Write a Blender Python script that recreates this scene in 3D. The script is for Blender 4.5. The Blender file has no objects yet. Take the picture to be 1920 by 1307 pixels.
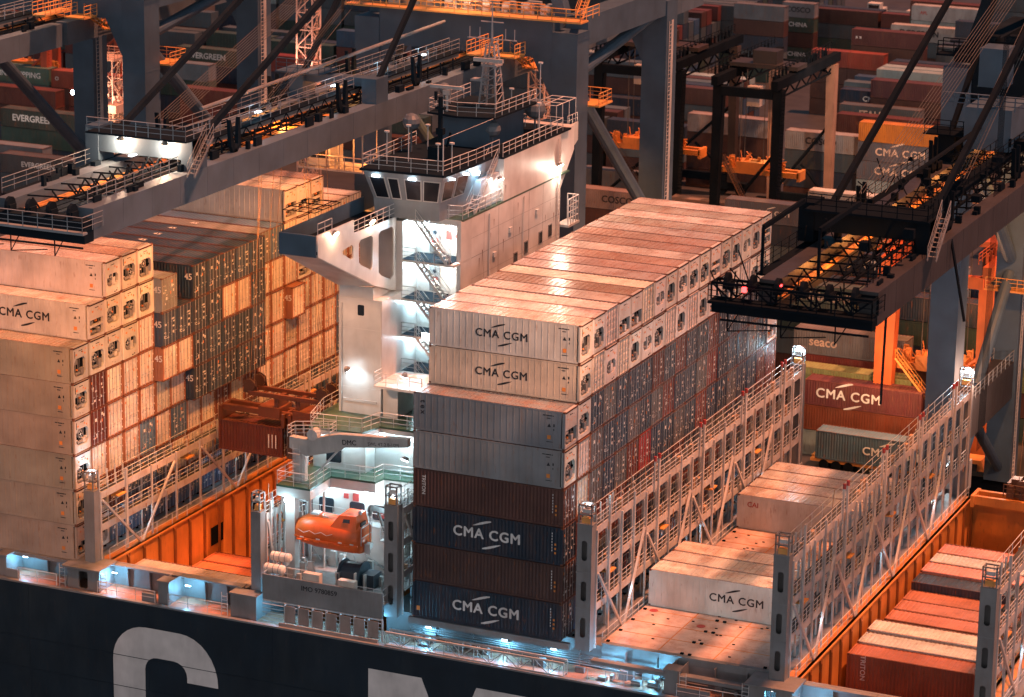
import bpy, math, random
from mathutils import Vector, Matrix
R = math.radians
random.seed(7)
S = bpy.context.scene
COL = S.collection
# ---------------------------------------------------------------- camera
CAMP = (90.41, -188.62, 78.78)
yaw, pit, rol = 0.4125, 0.2692, 0.0162
Fv = Vector((-math.sin(yaw)*math.cos(pit), math.cos(yaw)*math.cos(pit), -math.sin(pit)))
Rv = Vector((math.cos(yaw), math.sin(yaw), 0)); Uv = Rv.cross(Fv)
R2 = Rv*math.cos(rol)+Uv*math.sin(rol); U2 = -Rv*math.sin(rol)+Uv*math.cos(rol)
cam = bpy.data.cameras.new('camera'); co = bpy.data.objects.new('camera', cam); COL.objects.link(co)
co.matrix_world = Matrix(((R2.x, U2.x, -Fv.x, CAMP[0]), (R2.y, U2.y, -Fv.y, CAMP[1]), (R2.z, U2.z, -Fv.z, CAMP[2]), (0, 0, 0, 1)))
cam.sensor_width = 36; cam.lens = 5512.1/1920*36; cam.clip_end = 3000; cam.clip_start = 1
cam.dof.use_dof = True; cam.dof.focus_distance = 232; cam.dof.aperture_fstop = 0.55
S.camera = co
# ---------------------------------------------------------------- world, sun, exposure
W = bpy.data.worlds.new("World"); S.world = W; W.use_nodes = True
nt = W.node_tree; nt.nodes.clear()
wo = nt.nodes.new('ShaderNodeOutputWorld'); bg = nt.nodes.new('ShaderNodeBackground')
# night sky: dark teal overhead, with a fill glow added low behind the camera
tcw = nt.nodes.new('ShaderNodeTexCoord'); sep = nt.nodes.new('ShaderNodeSeparateXYZ'); nt.links.new(tcw.outputs['Generated'], sep.inputs[0])
def mth(op, a, b=None):
    n = nt.nodes.new('ShaderNodeMath'); n.operation = op
    for i, v in enumerate((a, b)):
        if v is None: continue
        if isinstance(v, (int, float)): n.inputs[i].default_value = v
        else: nt.links.new(v, n.inputs[i])
    return n.outputs[0]
hz = mth('POWER', mth('MAXIMUM', mth('SUBTRACT', 1., mth('ABSOLUTE', sep.outputs[2])), 0.), 2.2)
sd_ = mth('MAXIMUM', mth('ADD', mth('MULTIPLY', sep.outputs[1], -.7), mth('ADD', mth('MULTIPLY', sep.outputs[0], .5), .14)), 0.)
gl = mth('MULTIPLY', hz, sd_)
mxw = nt.nodes.new('ShaderNodeMix'); mxw.data_type = 'RGBA'; mxw.clamp_factor = True
nt.links.new(gl, mxw.inputs[0]); mxw.inputs[6].default_value = (.026, .066, .104, 1); mxw.inputs[7].default_value = (1.12, 1.06, 1.08, 1)
nt.links.new(mxw.outputs[2], bg.inputs[0]); bg.inputs[1].default_value = 1.0
nt.links.new(bg.outputs[0], wo.inputs[0])
sl = bpy.data.lights.new('mast_floodlight_glow', 'SUN'); sl.energy = 5.0; sl.angle = R(2); sl.color = (1, 0.345, 0.175)
so = bpy.data.objects.new('mast_floodlight_glow', sl); COL.objects.link(so)
sd = Vector((-0.32, -0.07, -0.93))      # direction the light travels: from the yard masts, right and behind
so.rotation_euler = sd.to_track_quat('-Z', 'Y').to_euler()
S.view_settings.view_transform = 'Standard'; S.view_settings.look = 'None'
S.view_settings.exposure = 0.32; S.view_settings.gamma = 1
S.render.engine = 'CYCLES'
S.cycles.max_bounces = 5; S.cycles.diffuse_bounces = 2; S.cycles.glossy_bounces = 2; S.cycles.sample_clamp_indirect = 4

# ---------------------------------------------------------------- materials
def mat(name, col, rough=.6, metal=0., dirt=.35, dcol=(.10, .05, .03), oc=False, scale=.6, rust=0., streak=True, bump=.0, wet=False, spec=None, emit=None, es=1.):
    m = bpy.data.materials.new(name); m.use_nodes = True; n = m.node_tree; N = n.nodes; L = n.links
    b = N['Principled BSDF']
    if emit:
        b.inputs['Base Color'].default_value = (*col, 1); b.inputs['Emission Color'].default_value = (*emit, 1); b.inputs['Emission Strength'].default_value = es
        b.inputs['Roughness'].default_value = .4
        return m
    tc = N.new('ShaderNodeTexCoord'); oi = N.new('ShaderNodeObjectInfo')
    add = N.new('ShaderNodeVectorMath'); add.operation = 'ADD'
    L.new(tc.outputs['Object'], add.inputs[0])
    mul = N.new('ShaderNodeMath'); mul.operation = 'MULTIPLY'; mul.inputs[1].default_value = 97.; L.new(oi.outputs['Random'], mul.inputs[0])
    L.new(mul.outputs[0], add.inputs[1])
    mp = N.new('ShaderNodeMapping'); L.new(add.outputs[0], mp.inputs[0])
    mp.inputs['Scale'].default_value = (1, 1, .22) if streak else (1, 1, 1)
    nz = N.new('ShaderNodeTexNoise'); nz.inputs['Scale'].default_value = scale*2.2; nz.inputs['Detail'].default_value = 7; nz.inputs['Roughness'].default_value = .65
    L.new(mp.outputs[0], nz.inputs['Vector'])
    rp = N.new('ShaderNodeMapRange'); rp.inputs[1].default_value = .45; rp.inputs[2].default_value = .78; rp.inputs[3].default_value = 0; rp.inputs[4].default_value = dirt
    L.new(nz.outputs[0], rp.inputs[0])
    mx = N.new('ShaderNodeMix'); mx.data_type = 'RGBA'
    L.new(rp.outputs[0], mx.inputs[0])
    if oc: L.new(oi.outputs['Color'], mx.inputs[6])
    else: mx.inputs[6].default_value = (*col, 1)
    mx.inputs[7].default_value = (*dcol, 1)
    # slow tone drift
    n2 = N.new('ShaderNodeTexNoise'); n2.inputs['Scale'].default_value = .35; n2.inputs['Detail'].default_value = 3
    L.new(add.outputs[0], n2.inputs['Vector'])
    r2 = N.new('ShaderNodeMapRange'); r2.inputs[3].default_value = .78; r2.inputs[4].default_value = 1.18; r2.inputs[1].default_value = .3; r2.inputs[2].default_value = .7
    L.new(n2.outputs[0], r2.inputs[0])
    vm = N.new('ShaderNodeVectorMath'); vm.operation = 'SCALE'; L.new(mx.outputs[2], vm.inputs[0]); L.new(r2.outputs[0], vm.inputs['Scale'])
    last = vm.outputs[0]
    if rust > 0:
        n3 = N.new('ShaderNodeTexNoise'); n3.inputs['Scale'].default_value = 5.; n3.inputs['Detail'].default_value = 5; L.new(mp.outputs[0], n3.inputs['Vector'])
        r3 = N.new('ShaderNodeMapRange'); r3.inputs[1].default_value = .62; r3.inputs[2].default_value = .70; r3.inputs[4].default_value = rust; L.new(n3.outputs[0], r3.inputs[0])
        m3 = N.new('ShaderNodeMix'); m3.data_type = 'RGBA'; L.new(r3.outputs[0], m3.inputs[0]); L.new(last, m3.inputs[6]); m3.inputs[7].default_value = (.22, .07, .025, 1)
        last = m3.outputs[2]
    L.new(last, b.inputs['Base Color'])
    rr = N.new('ShaderNodeMapRange'); rr.inputs[3].default_value = max(.05, rough-.18) if not wet else .06; rr.inputs[4].default_value = min(1, rough+.15); L.new(nz.outputs[0], rr.inputs[0]); L.new(rr.outputs[0], b.inputs['Roughness'])
    b.inputs['Metallic'].default_value = metal
    if spec is not None: b.inputs['Specular IOR Level'].default_value = spec
    if bump:
        bp = N.new('ShaderNodeBump'); bp.inputs['Strength'].default_value = bump; bp.inputs['Distance'].default_value = .03
        L.new(nz.outputs[0], bp.inputs['Height']); L.new(bp.outputs[0], b.inputs['Normal'])
    return m
M = {}
M['paint'] = mat('container_paint', (1, 1, 1), .5, oc=True, dirt=.45, dcol=(.14, .07, .045), rust=.55, bump=.15)
M['reefer'] = mat('insulated_panel', (1, 1, 1), .42, oc=True, dirt=.35, dcol=(.30, .19, .13), rust=.35, bump=.12)
M['roofwet'] = mat('wet_dirty_roof', (1, 1, 1), .30, wet=True, oc=True, dirt=.9, dcol=(.30, .115, .05), rust=.6, streak=False, scale=.35, bump=.2)
M['galv'] = mat('galvanised_steel', (.55, .55, .53), .4, .3, dirt=.3)
M['rods'] = mat('worn_lock_rod', (.38, .40, .41), .4, .2, dirt=.3, rust=.3)
M['dark'] = mat('dark_machinery', (.007, .011, .016), .9, spec=.03, dirt=.3, dcol=(.02, .016, .014))
M['black'] = mat('black_lettering', (.012, .014, .02), .6, dirt=.1)
M['white'] = mat('white_lettering', (.72, .70, .68), .6, dirt=.2)
M['sticker'] = mat('orange_sticker', (.75, .25, .05), .6, dirt=.1)
M['cream'] = mat('ship_superstructure_paint', (.60, .57, .54), .45, dirt=.22, dcol=(.40, .30, .23), rust=.06, scale=.3)
M['shipgrey'] = mat('ship_steel_grey', (.22, .215, .215), .5, dirt=.3, rust=.12)
M['lashing'] = mat('lashing_bridge_paint', (.54, .50, .475), .5, dirt=.5, dcol=(.30, .15, .09), rust=.4)
M['rail'] = mat('handrail_paint', (.58, .57, .56), .45, dirt=.2)
M['hull'] = mat('navy_hull_paint', (.008, .018, .030), .38, dirt=.55, dcol=(.022, .032, .040), rust=.05, scale=.3, bump=.05)
M['hullwhite'] = mat('hull_letter_paint', (.80, .73, .69), .6, dirt=.3, dcol=(.25, .22, .2), scale=.3)
M['orange'] = mat('hold_orange_paint', (.62, .23, .05), .5, dirt=.45, dcol=(.30, .09, .02), rust=.4, scale=.4)
M['deckgreen'] = mat('green_deck_paint', (.035, .085, .055), .4, dirt=.5, dcol=(.05, .05, .04), streak=False)
M['deckred'] = mat('worn_hatch_paint', (.58, .42, .36), .5, dirt=.8, dcol=(.33, .13, .07), rust=.5, streak=False, scale=.45, bump=.15)
M['deckrust'] = mat('side_deck_paint', (.42, .20, .13), .55, dirt=.5, rust=.4, streak=False)
M['crane'] = mat('crane_grey_paint', (.062, .102, .145), .55, dirt=.25, dcol=(.05, .06, .075), scale=.15)
M['cranedark'] = mat('crane_dark_paint', (.010, .017, .025), .85, spec=.06, dirt=.3, dcol=(.02, .02, .022), scale=.3)
M['craneside'] = mat('crane_girder_paint', (.105, .140, .175), .55, dirt=.3, dcol=(.09, .09, .10), scale=.15)
M['yelrail'] = mat('orange_walkway_paint', (.80, .36, .10), .5, dirt=.3)
M['rtgorange'] = mat('orange_gantry_paint', (.72, .16, .035), .5, dirt=.3)
M['boat'] = mat('lifeboat_orange', (.80, .13, .02), .42, dirt=.35, dcol=(.4, .06, .01))
M['redplate'] = mat('red_sign_plate', (.38, .045, .04), .5, dirt=.2)
M['ground'] = mat('quay_asphalt', (.045, .042, .044), .5, dirt=.7, dcol=(.035, .032, .034), streak=False, scale=.06, bump=.1)
M['yellow'] = mat('road_marking_paint', (.60, .30, .08), .6, dirt=.5, streak=False)
M['glass'] = mat('dark_window_glass', (.015, .02, .028), .08, dirt=.1)
M['railgrey'] = mat('weathered_handrail', (.24, .26, .28), .5, dirt=.2)
M['grating'] = mat('steel_grating', (.055, .06, .065), .6, dirt=.4, dcol=(.03, .025, .02), streak=False)
M['rustline'] = mat('rusty_edge', (.15, .048, .022), .6, dirt=.5, dcol=(.05, .03, .02))
M['rope'] = mat('steel_rope', (.10, .09, .08), .6, dirt=.1)
M['ropelit'] = mat('lit_hoist_rope', (.30, .18, .10), .5, dirt=.1)  # lighter copy of the rope, warm light put into its colour
M['dome'] = mat('radome_grey', (.13, .15, .17), .5, dirt=.2)
M['raft'] = mat('liferaft_white', (.75, .62, .52), .4, dirt=.2)
M['oc'] = mat('painted_steel', (1, 1, 1), .5, oc=True, dirt=.35, dcol=(.05, .03, .022))
M['lampW'] = mat('lamp_glass_cool', (.9, .95, 1), emit=(.75, .92, 1), es=30)
M['lampY'] = mat('lamp_glass_warm', (1, .8, .6), emit=(1, .72, .45), es=30)
M['lampR'] = mat('red_beacon', (1, .02, .02), emit=(1, .03, .03), es=9)
M['tube'] = mat('strip_lamp', (.9, .95, 1), emit=(.85, .96, 1), es=7)

# ---------------------------------------------------------------- mesh helpers
class MB:
    def __init__(s): s.v = []; s.f = []; s.m = []
    def box(s, x0, y0, z0, x1, y1, z1, m=0):
        if x0 > x1: x0, x1 = x1, x0
        if y0 > y1: y0, y1 = y1, y0
        if z0 > z1: z0, z1 = z1, z0
        n = len(s.v)
        s.v += [(x0, y0, z0), (x1, y0, z0), (x1, y1, z0), (x0, y1, z0), (x0, y0, z1), (x1, y0, z1), (x1, y1, z1), (x0, y1, z1)]
        s.f += [(n, n+3, n+2, n+1), (n+4, n+5, n+6, n+7), (n, n+1, n+5, n+4), (n+1, n+2, n+6, n+5), (n+2, n+3, n+7, n+6), (n+3, n, n+4, n+7)]
        s.m += [m]*6; return s
    def tube(s, p, q, r, n=6, r2=None, m=0, cap=True, ph=0.):
        p = Vector(p); q = Vector(q); d = q-p
        if d.length < 1e-6: return s
        d.normalize(); a = d.orthogonal() if abs(d.z) < .99 else Vector((1, 0, 0))
        if abs(d.z) < .99: a = d.cross(Vector((0, 0, 1))).normalized()
        b = d.cross(a); k = len(s.v); r2 = r if r2 is None else r2
        for c, rr in ((p, r), (q, r2)):
            for i in range(n):
                t = 2*math.pi*(i+ph)/n; s.v.append(tuple(c+(a*math.cos(t)+b*math.sin(t))*rr))
        for i in range(n):
            j = (i+1) % n; s.f.append((k+i, k+j, k+n+j, k+n+i)); s.m.append(m)
        if cap: s.f += [tuple(range(k+n-1, k-1, -1)), tuple(range(k+n, k+2*n))]; s.m += [m, m]
        return s
    def bar(s, p, q, w, h=None, m=0):          # rectangular section, w sideways, h in the vertical sense
        h = w if h is None else h
        p = Vector(p); q = Vector(q); d = (q-p).normalized()
        a = d.cross(Vector((0, 0, 1))) if abs(d.z) < .99 else Vector((1, 0, 0))
        a.normalize(); b = a.cross(d); k = len(s.v)
        for c in (p, q):
            for i, j in ((-1, -1), (1, -1), (1, 1), (-1, 1)): s.v.append(tuple(c+a*(w/2*i)+b*(h/2*j)))
        for i in range(4):
            j = (i+1) % 4; s.f.append((k+i, k+j, k+4+j, k+4+i)); s.m.append(m)
        s.f += [(k+3, k+2, k+1, k), (k+4, k+5, k+6, k+7)]; s.m += [m, m]
        return s
    def prism(s, pts, ax, a, b, m=0):          # polygon pts (2D) extruded along axis ax between a and b
        k = len(s.v); n = len(pts)
        for c in (a, b):
            for (u, v) in pts:
                s.v.append({'x': (c, u, v), 'y': (u, c, v), 'z': (u, v, c)}[ax])
        for i in range(n):
            j = (i+1) % n; s.f.append((k+i, k+j, k+n+j, k+n+i)); s.m.append(m)
        s.f += [tuple(range(k+n-1, k-1, -1)), tuple(range(k+n, k+2*n))]; s.m += [m, m]
        return s
    def quad(s, a, b, c, d, m=0):
        k = len(s.v); s.v += [tuple(a), tuple(b), tuple(c), tuple(d)]; s.f.append((k, k+1, k+2, k+3)); s.m.append(m); return s
    def loft(s, rings, m=0, cap=True):
        k = len(s.v); n = len(rings[0])
        for r in rings: s.v += [tuple(p) for p in r]
        for i in range(len(rings)-1):
            for j in range(n):
                t = (j+1) % n; s.f.append((k+i*n+j, k+i*n+t, k+(i+1)*n+t, k+(i+1)*n+j)); s.m.append(m)
        if cap: s.f += [tuple(range(k+n-1, k-1, -1)), tuple(k+(len(rings)-1)*n+i for i in range(n))]; s.m += [m, m]
        return s
    def mesh(s, name, mats, smooth=False):
        me = bpy.data.meshes.new(name); me.from_pydata(s.v, [], s.f)
        if not isinstance(mats, (list, tuple)): mats = [mats]
        for t in mats: me.materials.append(M[t] if isinstance(t, str) else t)
        me.polygons.foreach_set('material_index', s.m)
        if smooth: me.polygons.foreach_set('use_smooth', [True]*len(s.f))
        me.update()
        import bmesh
        bm = bmesh.new(); bm.from_mesh(me); bmesh.ops.recalc_face_normals(bm, faces=bm.faces); bm.to_mesh(me); bm.free()
        return me
    def each(s, name, mats, parent=None, label=None, color=None):     # every loose piece becomes an object of its own
        par = list(range(len(s.v)))
        def fd(a):
            while par[a] != a: par[a] = par[par[a]]; a = par[a]
            return a
        for f in s.f:
            r = fd(f[0])
            for i in f[1:]: par[fd(i)] = r
        gr = {}
        for i, f in enumerate(s.f): gr.setdefault(fd(f[0]), []).append(i)
        out = []
        for fs in gr.values():
            b = MB(); mp = {}
            for i in fs:
                t = []
                for a in s.f[i]:
                    if a not in mp: mp[a] = len(b.v); b.v.append(s.v[a])
                    t.append(mp[a])
                b.f.append(tuple(t)); b.m.append(s.m[i])
            out.append(b.build(name, mats, parent, label, color=color))
        return out
    def build(s, name, mats, parent=None, label=None, loc=None, smooth=False, color=None, rot=0.):
        return put(name, s.mesh(name, mats, smooth), parent, label, loc, color, rot)
def put(name, me, parent=None, label=None, loc=None, color=None, rot=0.):
    o = bpy.data.objects.new(name, me); COL.objects.link(o)
    if parent: o.parent = parent
    if loc is not None: o.location = loc
    if rot: o.rotation_euler.z = rot
    if color: o.color = (*color, 1)
    if label: o['label'] = label
    return o
def thing(name, label, cat, loc=(0, 0, 0), group=None, rot=0.):
    o = bpy.data.objects.new(name, None); COL.objects.link(o); o.location = loc; o.rotation_euler.z = rot
    o['label'] = label; o['category'] = cat
    o.empty_display_size = .3
    if group: o['group'] = group
    return o
def tag(o, label, cat, group=None):
    o['label'] = label; o['category'] = cat
    if group: o['group'] = group
    return o
def rail(mb, pts, h=1.1, step=1.6, r=.028, mids=1, close=False, n=4):
    pts = [Vector(p) for p in pts]
    if close: pts.append(pts[0])
    for a, b in zip(pts[:-1], pts[1:]):
        up = Vector((0, 0, h)); mb.tube(a+up, b+up, r, n)
        for k in range(mids): mb.tube(a+up*(k+1)/(mids+1), b+up*(k+1)/(mids+1), r*.75, n)
        c = max(1, round((b-a).length/step))
        for i in range(c+1):
            p = a.lerp(b, i/c); mb.tube(p, p+up, r, n)
    return mb
def ladder(mb, p, q, w=.45, r=.025, step=.3, side=(1, 0, 0)):
    p = Vector(p); q = Vector(q); s = Vector(side)*w/2
    mb.tube(p-s, q-s, r, 4).tube(p+s, q+s, r, 4)
    n = int((q-p).length/step)
    for i in range(1, n): c = p.lerp(q, i/n); mb.tube(c-s, c+s, r*.8, 4)
    return mb
def stair(mb, p, q, w=.8, side=(0, 1, 0), n=None):      # inclined stair with treads and rails
    p = Vector(p); q = Vector(q); s = Vector(side)*w/2
    for g in (-1, 1):
        mb.bar(p+s*g, q+s*g, .05, .2); a = p+s*g+Vector((0, 0, .95)); b = q+s*g+Vector((0, 0, .95)); mb.tube(a, b, .028, 4)
        mb.tube(p+s*g+Vector((0, 0, .5)), q+s*g+Vector((0, 0, .5)), .02, 4)
        for i in range(4): c = (p+s*g).lerp(q+s*g, i/3); mb.tube(c, c+Vector((0, 0, .95)), .028, 4)
    n = n or max(3, int(abs(q.z-p.z)/.25)); d = (q-p); d.z = 0; d = d.normalized()*.13
    for i in range(1, n):
        c = p.lerp(q, i/n); mb.v += [tuple(c-s-d), tuple(c+s-d), tuple(c+s+d), tuple(c-s+d)]; k = len(mb.v)-4; mb.f.append((k, k+1, k+2, k+3)); mb.m.append(0)
    return mb
def rrect(x0, y0, x1, y1, r, n=4):
    o = []
    for cx, cy, a in ((x1-r, y1-r, 0), (x0+r, y1-r, 90), (x0+r, y0+r, 180), (x1-r, y0+r, 270)):
        for i in range(n+1): t = R(a+90*i/n); o.append((cx+r*math.cos(t), cy+r*math.sin(t)))
    return o
def holed(outer, holes, thick, axis, c, name, m, parent=None, label=None, color=None):
    """flat plate with real openings: outline and holes in 2D, thickness along axis, centred at c"""
    cu = bpy.data.curves.new('tmp', 'CURVE'); cu.dimensions = '2D'; cu.fill_mode = 'BOTH'; cu.extrude = thick/2
    for pts in [outer]+list(holes):
        sp = cu.splines.new('POLY'); sp.points.add(len(pts)-1); sp.use_cyclic_u = True
        for i, (u, v) in enumerate(pts): sp.points[i].co = (u, v, 0, 1)
    ob = bpy.data.objects.new('tmp', cu); me = bpy.data.meshes.new_from_object(ob)
    bpy.data.objects.remove(ob); bpy.data.curves.remove(cu)
    for v in me.vertices:
        u, w, t = v.co
        v.co = {'x': (c+t, u, w), 'y': (u, c+t, w), 'z': (u, w, c+t)}[axis]
    me.name = name; me.materials.clear(); me.materials.append(M[m])
    import bmesh
    bm = bmesh.new(); bm.from_mesh(me); bmesh.ops.recalc_face_normals(bm, faces=bm.faces); bm.to_mesh(me); bm.free()
    return put(name, me, parent, label, color=color)
_txt = {}
def text_mesh(t, size=1., bold=.02, m='black', ext=.004, space=1., key=None):
    k = (t, size, bold, m, ext, space)
    if k in _txt: return _txt[k]
    cu = bpy.data.curves.new('tmp', 'FONT'); cu.body = t; cu.size = size; cu.extrude = ext; cu.space_character = space
    cu.align_x = 'CENTER'; cu.align_y = 'CENTER'; cu.resolution_u = 3
    ob = bpy.data.objects.new('tmp', cu); me = bpy.data.meshes.new_from_object(ob)
    bpy.data.objects.remove(ob); bpy.data.curves.remove(cu)
    for v in me.vertices: v.co = (v.co.x, -v.co.z, v.co.y)      # stand it up, facing -y
    if bold > .008:      # heavier strokes: struck again a little to the side and above
        b2 = bold*size*.9; V = [tuple(v.co) for v in me.vertices]; F = [tuple(p.vertices) for p in me.polygons]; nv = []; nf = []
        for i, (dx, dz) in enumerate(((-b2, 0), (b2, 0), (0, b2*.8), (0, -b2*.8), (0, 0))):
            o_ = len(nv); nv += [(x+dx, y-.0012*i, z+dz) for x, y, z in V]; nf += [tuple(a+o_ for a in f) for f in F]
        bpy.data.meshes.remove(me); me = bpy.data.meshes.new('lettering'); me.from_pydata(nv, [], nf)
    me.name = 'lettering'; me.materials.clear(); me.materials.append(M[m]); _txt[k] = me
    return me
def letters(t, loc, size, parent, bold=.02, m='black', rot=(0, 0, 0), space=1., sx=1., ext=.004):
    o = put('lettering', text_mesh(t, size, bold, m, ext, space), parent, loc=loc); o.rotation_euler = rot; o.scale = (sx, 1, 1); return o
_logo = {}
def logo_mesh(m, bold, h):      # two words with a swoosh above and one below
    k = (m, bold, h)
    if k in _logo: return _logo[k]
    me0 = text_mesh('CMA CGM', h/.73, bold, m, .004, 1.12)
    mb = MB(); mb.v = [tuple(v.co) for v in me0.vertices]; mb.f = [tuple(p.vertices) for p in me0.polygons]; mb.m = [0]*len(mb.f)
    w = max(v[0] for v in mb.v)
    for sg in (1, -1):
        up, lo = [], []
        for i in range(13):
            t = i/12; x = (-.42+.55*t)*w; z = h*(.80+.62*math.sin(t*1.5)); th = h*.24*math.sin(math.pi*min(1, t*.85+.02))**.8
            up.append((sg*x, sg*z)); lo.append((sg*x, sg*(z-th)))
        for i in range(12):
            a, b, c, d = up[i], up[i+1], lo[i+1], lo[i]
            mb.prism([a, b, c, d], 'y', -.004, .004)
    me = mb.mesh('lettering', m); _logo[k] = me
    return me
ORD = ['lowest', 'second', 'third', 'fourth', 'fifth', 'sixth', 'seventh', 'eighth', 'ninth', 'tenth', 'eleventh', 'twelfth', 'thirteenth', 'fourteenth', 'fifteenth', 'sixteenth', 'seventeenth', 'eighteenth', 'nineteenth', 'twentieth', 'twenty-first', 'twenty-second', 'twenty-third', 'twenty-fourth', 'twenty-fifth', 'twenty-sixth', 'twenty-seventh', 'twenty-eighth', 'twenty-ninth', 'thirtieth']
NTH = ['first']+ORD[1:]
def lamp(kind, loc, energy, color, size=.3, target=None, spot=None, blend=.5):
    l = bpy.data.lights.new('lamp_light', kind); l.energy = energy; l.color = color
    if kind == 'SPOT': l.spot_size = R(spot or 100); l.spot_blend = blend; l.shadow_soft_size = size
    elif kind == 'POINT': l.shadow_soft_size = size
    elif kind == 'AREA': l.size = size
    o = bpy.data.objects.new('lamp_light', l); COL.objects.link(o); o.location = loc
    if target is not None: o.rotation_euler = (Vector(target)-Vector(loc)).to_track_quat('-Z', 'Y').to_euler()
    return o
WARM = (1, .33, .075); WARMP = (1, .62, .40); COOL = (.50, .84, 1.)
# ================================================================ containers
def corr(mb, L0, L1, y, z0, z1, out, dep=.045, pitch=.28):
    """corrugated wall in the xz plane at y, bulging towards out"""
    x = L0; pts = [(x, 0)]
    while x < L1-pitch:
        pts += [(x+.07, 0), (x+.14, 1), (x+.21, 1), (x+pitch, 0)]; x += pitch
    pts.append((L1, 0)); k = len(mb.v)
    for (a, d) in pts: mb.v += [(a, y+out*dep*d, z0), (a, y+out*dep*d, z1)]
    for i in range(len(pts)-1): mb.f.append((k+2*i, k+2*i+2, k+2*i+3, k+2*i+1)); mb.m.append(0)
def dry_body(L, H=2.896, simple=False):
    mb = MB(); Wd = 2.438
    for x in (0, L-.16):
        for y in (0, Wd-.16): mb.box(x, y, 0, x+.16, y+.16, H)
    for y in (.012, Wd-.072):
        mb.box(.16, y, .0, L-.16, y+.06, .16); mb.box(.16, y, H-.10, L-.16, y+.06, H-.004)
    corr(mb, .16, L-.16, .065, .16, H-.10, -1); corr(mb, .16, L-.16, Wd-.065, .16, H-.10, 1)
    # roof: shallow transverse corrugations
    x = .16; pts = [(x, 0)]
    p = .35
    while x < L-.16-p: pts += [(x+.09, 0), (x+.14, 1), (x+.30, 1), (x+p, 0)]; x += p
    pts.append((L-.16, 0)); k = len(mb.v)
    for (a, d) in pts: mb.v += [(a, .07, H-.05+.03*d), (a, Wd-.07, H-.05+.03*d)]
    for i in range(len(pts)-1): mb.f.append((k+2*i, k+2*i+2, k+2*i+3, k+2*i+1)); mb.m.append(1)
    mb.box(.03, .16, .16, .06, Wd-.16, H-.12); mb.box(0.01, .16, 0, .15, Wd-.16, .16); mb.box(.01, .16, H-.12, .15, Wd-.16, H-.006)
    mb.box(L-.15, .16, 0, L-.01, Wd-.16, .15); mb.box(L-.15, .16, H-.13, L-.01, Wd-.16, H-.006)
    mb.box(.16, .1, .13, L-.16, Wd-.1, .15)
    if simple:
        mb.box(L-.1, .16, .15, L-.07, Wd-.16, H-.13)
    # corner castings and rusty edges
    for x in (-.004, L-.174):
        for y in (-.004, Wd-.158):
            for z in (-.004, H-.114): mb.box(x, y, z, x+.178, y+.162, z+.118, 2)
    for y in (.05, Wd-.11): mb.box(.17, y, H-.03, L-.17, y+.06, H+.004, 2)
    mb.box(L-.012, .17, H-.1, L-.003, Wd-.17, H-.04, 2); mb.box(L-.012, .17, .03, L-.003, Wd-.17, .09, 2)
    return mb
def door_mesh(L, H=2.896, left=True, var=0):
    mb = MB(); Wd = 2.438; y0, y1 = (.165, Wd/2-.006) if left else (Wd/2+.006, Wd-.165)
    mb.box(L-.10, y0, .155, L-.065, y1, H-.135)
    for i in range(5):
        z = .35+i*.47; mb.box(L-.065, y0+.05, z, L-.04, y1-.05, z+.26)
    yh = y0 if left else y1
    for i in range(4): z = .35+i*.66; mb.box(L-.045, yh-.06 if left else yh-.04, z, L-.01, yh+.04 if left else yh+.06, z+.12)
    rnd = random.Random(var*2+left)
    for i in range(6):
        a = y0+.12+rnd.random()*.55; z = .5+rnd.random()*1.9; w = .08+rnd.random()*.22; h = .06+rnd.random()*.2
        mb.box(L-.038, a, z, L-.03, min(a+w, y1-.04), z+h, 1 if rnd.random() < .85 else 2)
    return mb
def rod_mesh(L, H, y):
    mb = MB(); mb.tube((L-.0, y, .08), (L-.0, y, H-.06), .026, 6)
    for z in (.12, .8, 1.9, H-.12): mb.box(L-.05, y-.045, z-.03, L+.015, y+.045, z+.03)
    mb.box(L-.0, y-.02, 1.02, L+.04, y+.2, 1.05)
    return mb
_C = {}
def dry_meshes(L, H):
    k = (round(L, 2), H)
    if k not in _C:
        _C[k] = dict(body=dry_body(L, H).mesh('body', ['paint', 'paint', 'rustline']), simple=dry_body(L, H, True).mesh('body', ['paint', 'paint', 'rustline']),
                     doors=[(door_mesh(L, H, True, v).mesh('door', ['paint', 'white', 'sticker']), door_mesh(L, H, False, v).mesh('door', ['paint', 'white', 'sticker'])) for v in range(4)],
                     rods=[rod_mesh(L, H, y).mesh('locking_bar', 'rods') for y in (.42, .92, 1.50, 2.02)])
    return _C[k]
def jit(c, s=.12):
    k = 1+random.uniform(-s, s); return tuple(max(.002, min(1, a*k*(1+random.uniform(-.04, .04)))) for a in c)
CC = {'N': (.022, .050, .090), 'D': (.15, .034, .024), 'W': (.74, .66, .58), 'G': (.20, .21, .22), 'E': (.055, .10, .075), 'O': (.70, .22, .03), 'R': (.30, .045, .035), 'B': (.06, .13, .22), 'Y': (.38, .36, .12), 'P': (.55, .24, .22), 'C': (.62, .58, .53), 'K': (.12, .13, .14)}
CN = {'N': 'navy blue', 'D': 'dark red-brown', 'W': 'cream white', 'G': 'mid grey', 'E': 'dark green', 'O': 'bright orange', 'R': 'rust red', 'B': 'steel blue', 'Y': 'yellow-green', 'P': 'pinkish', 'C': 'pale cream', 'K': 'charcoal grey'}
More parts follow.
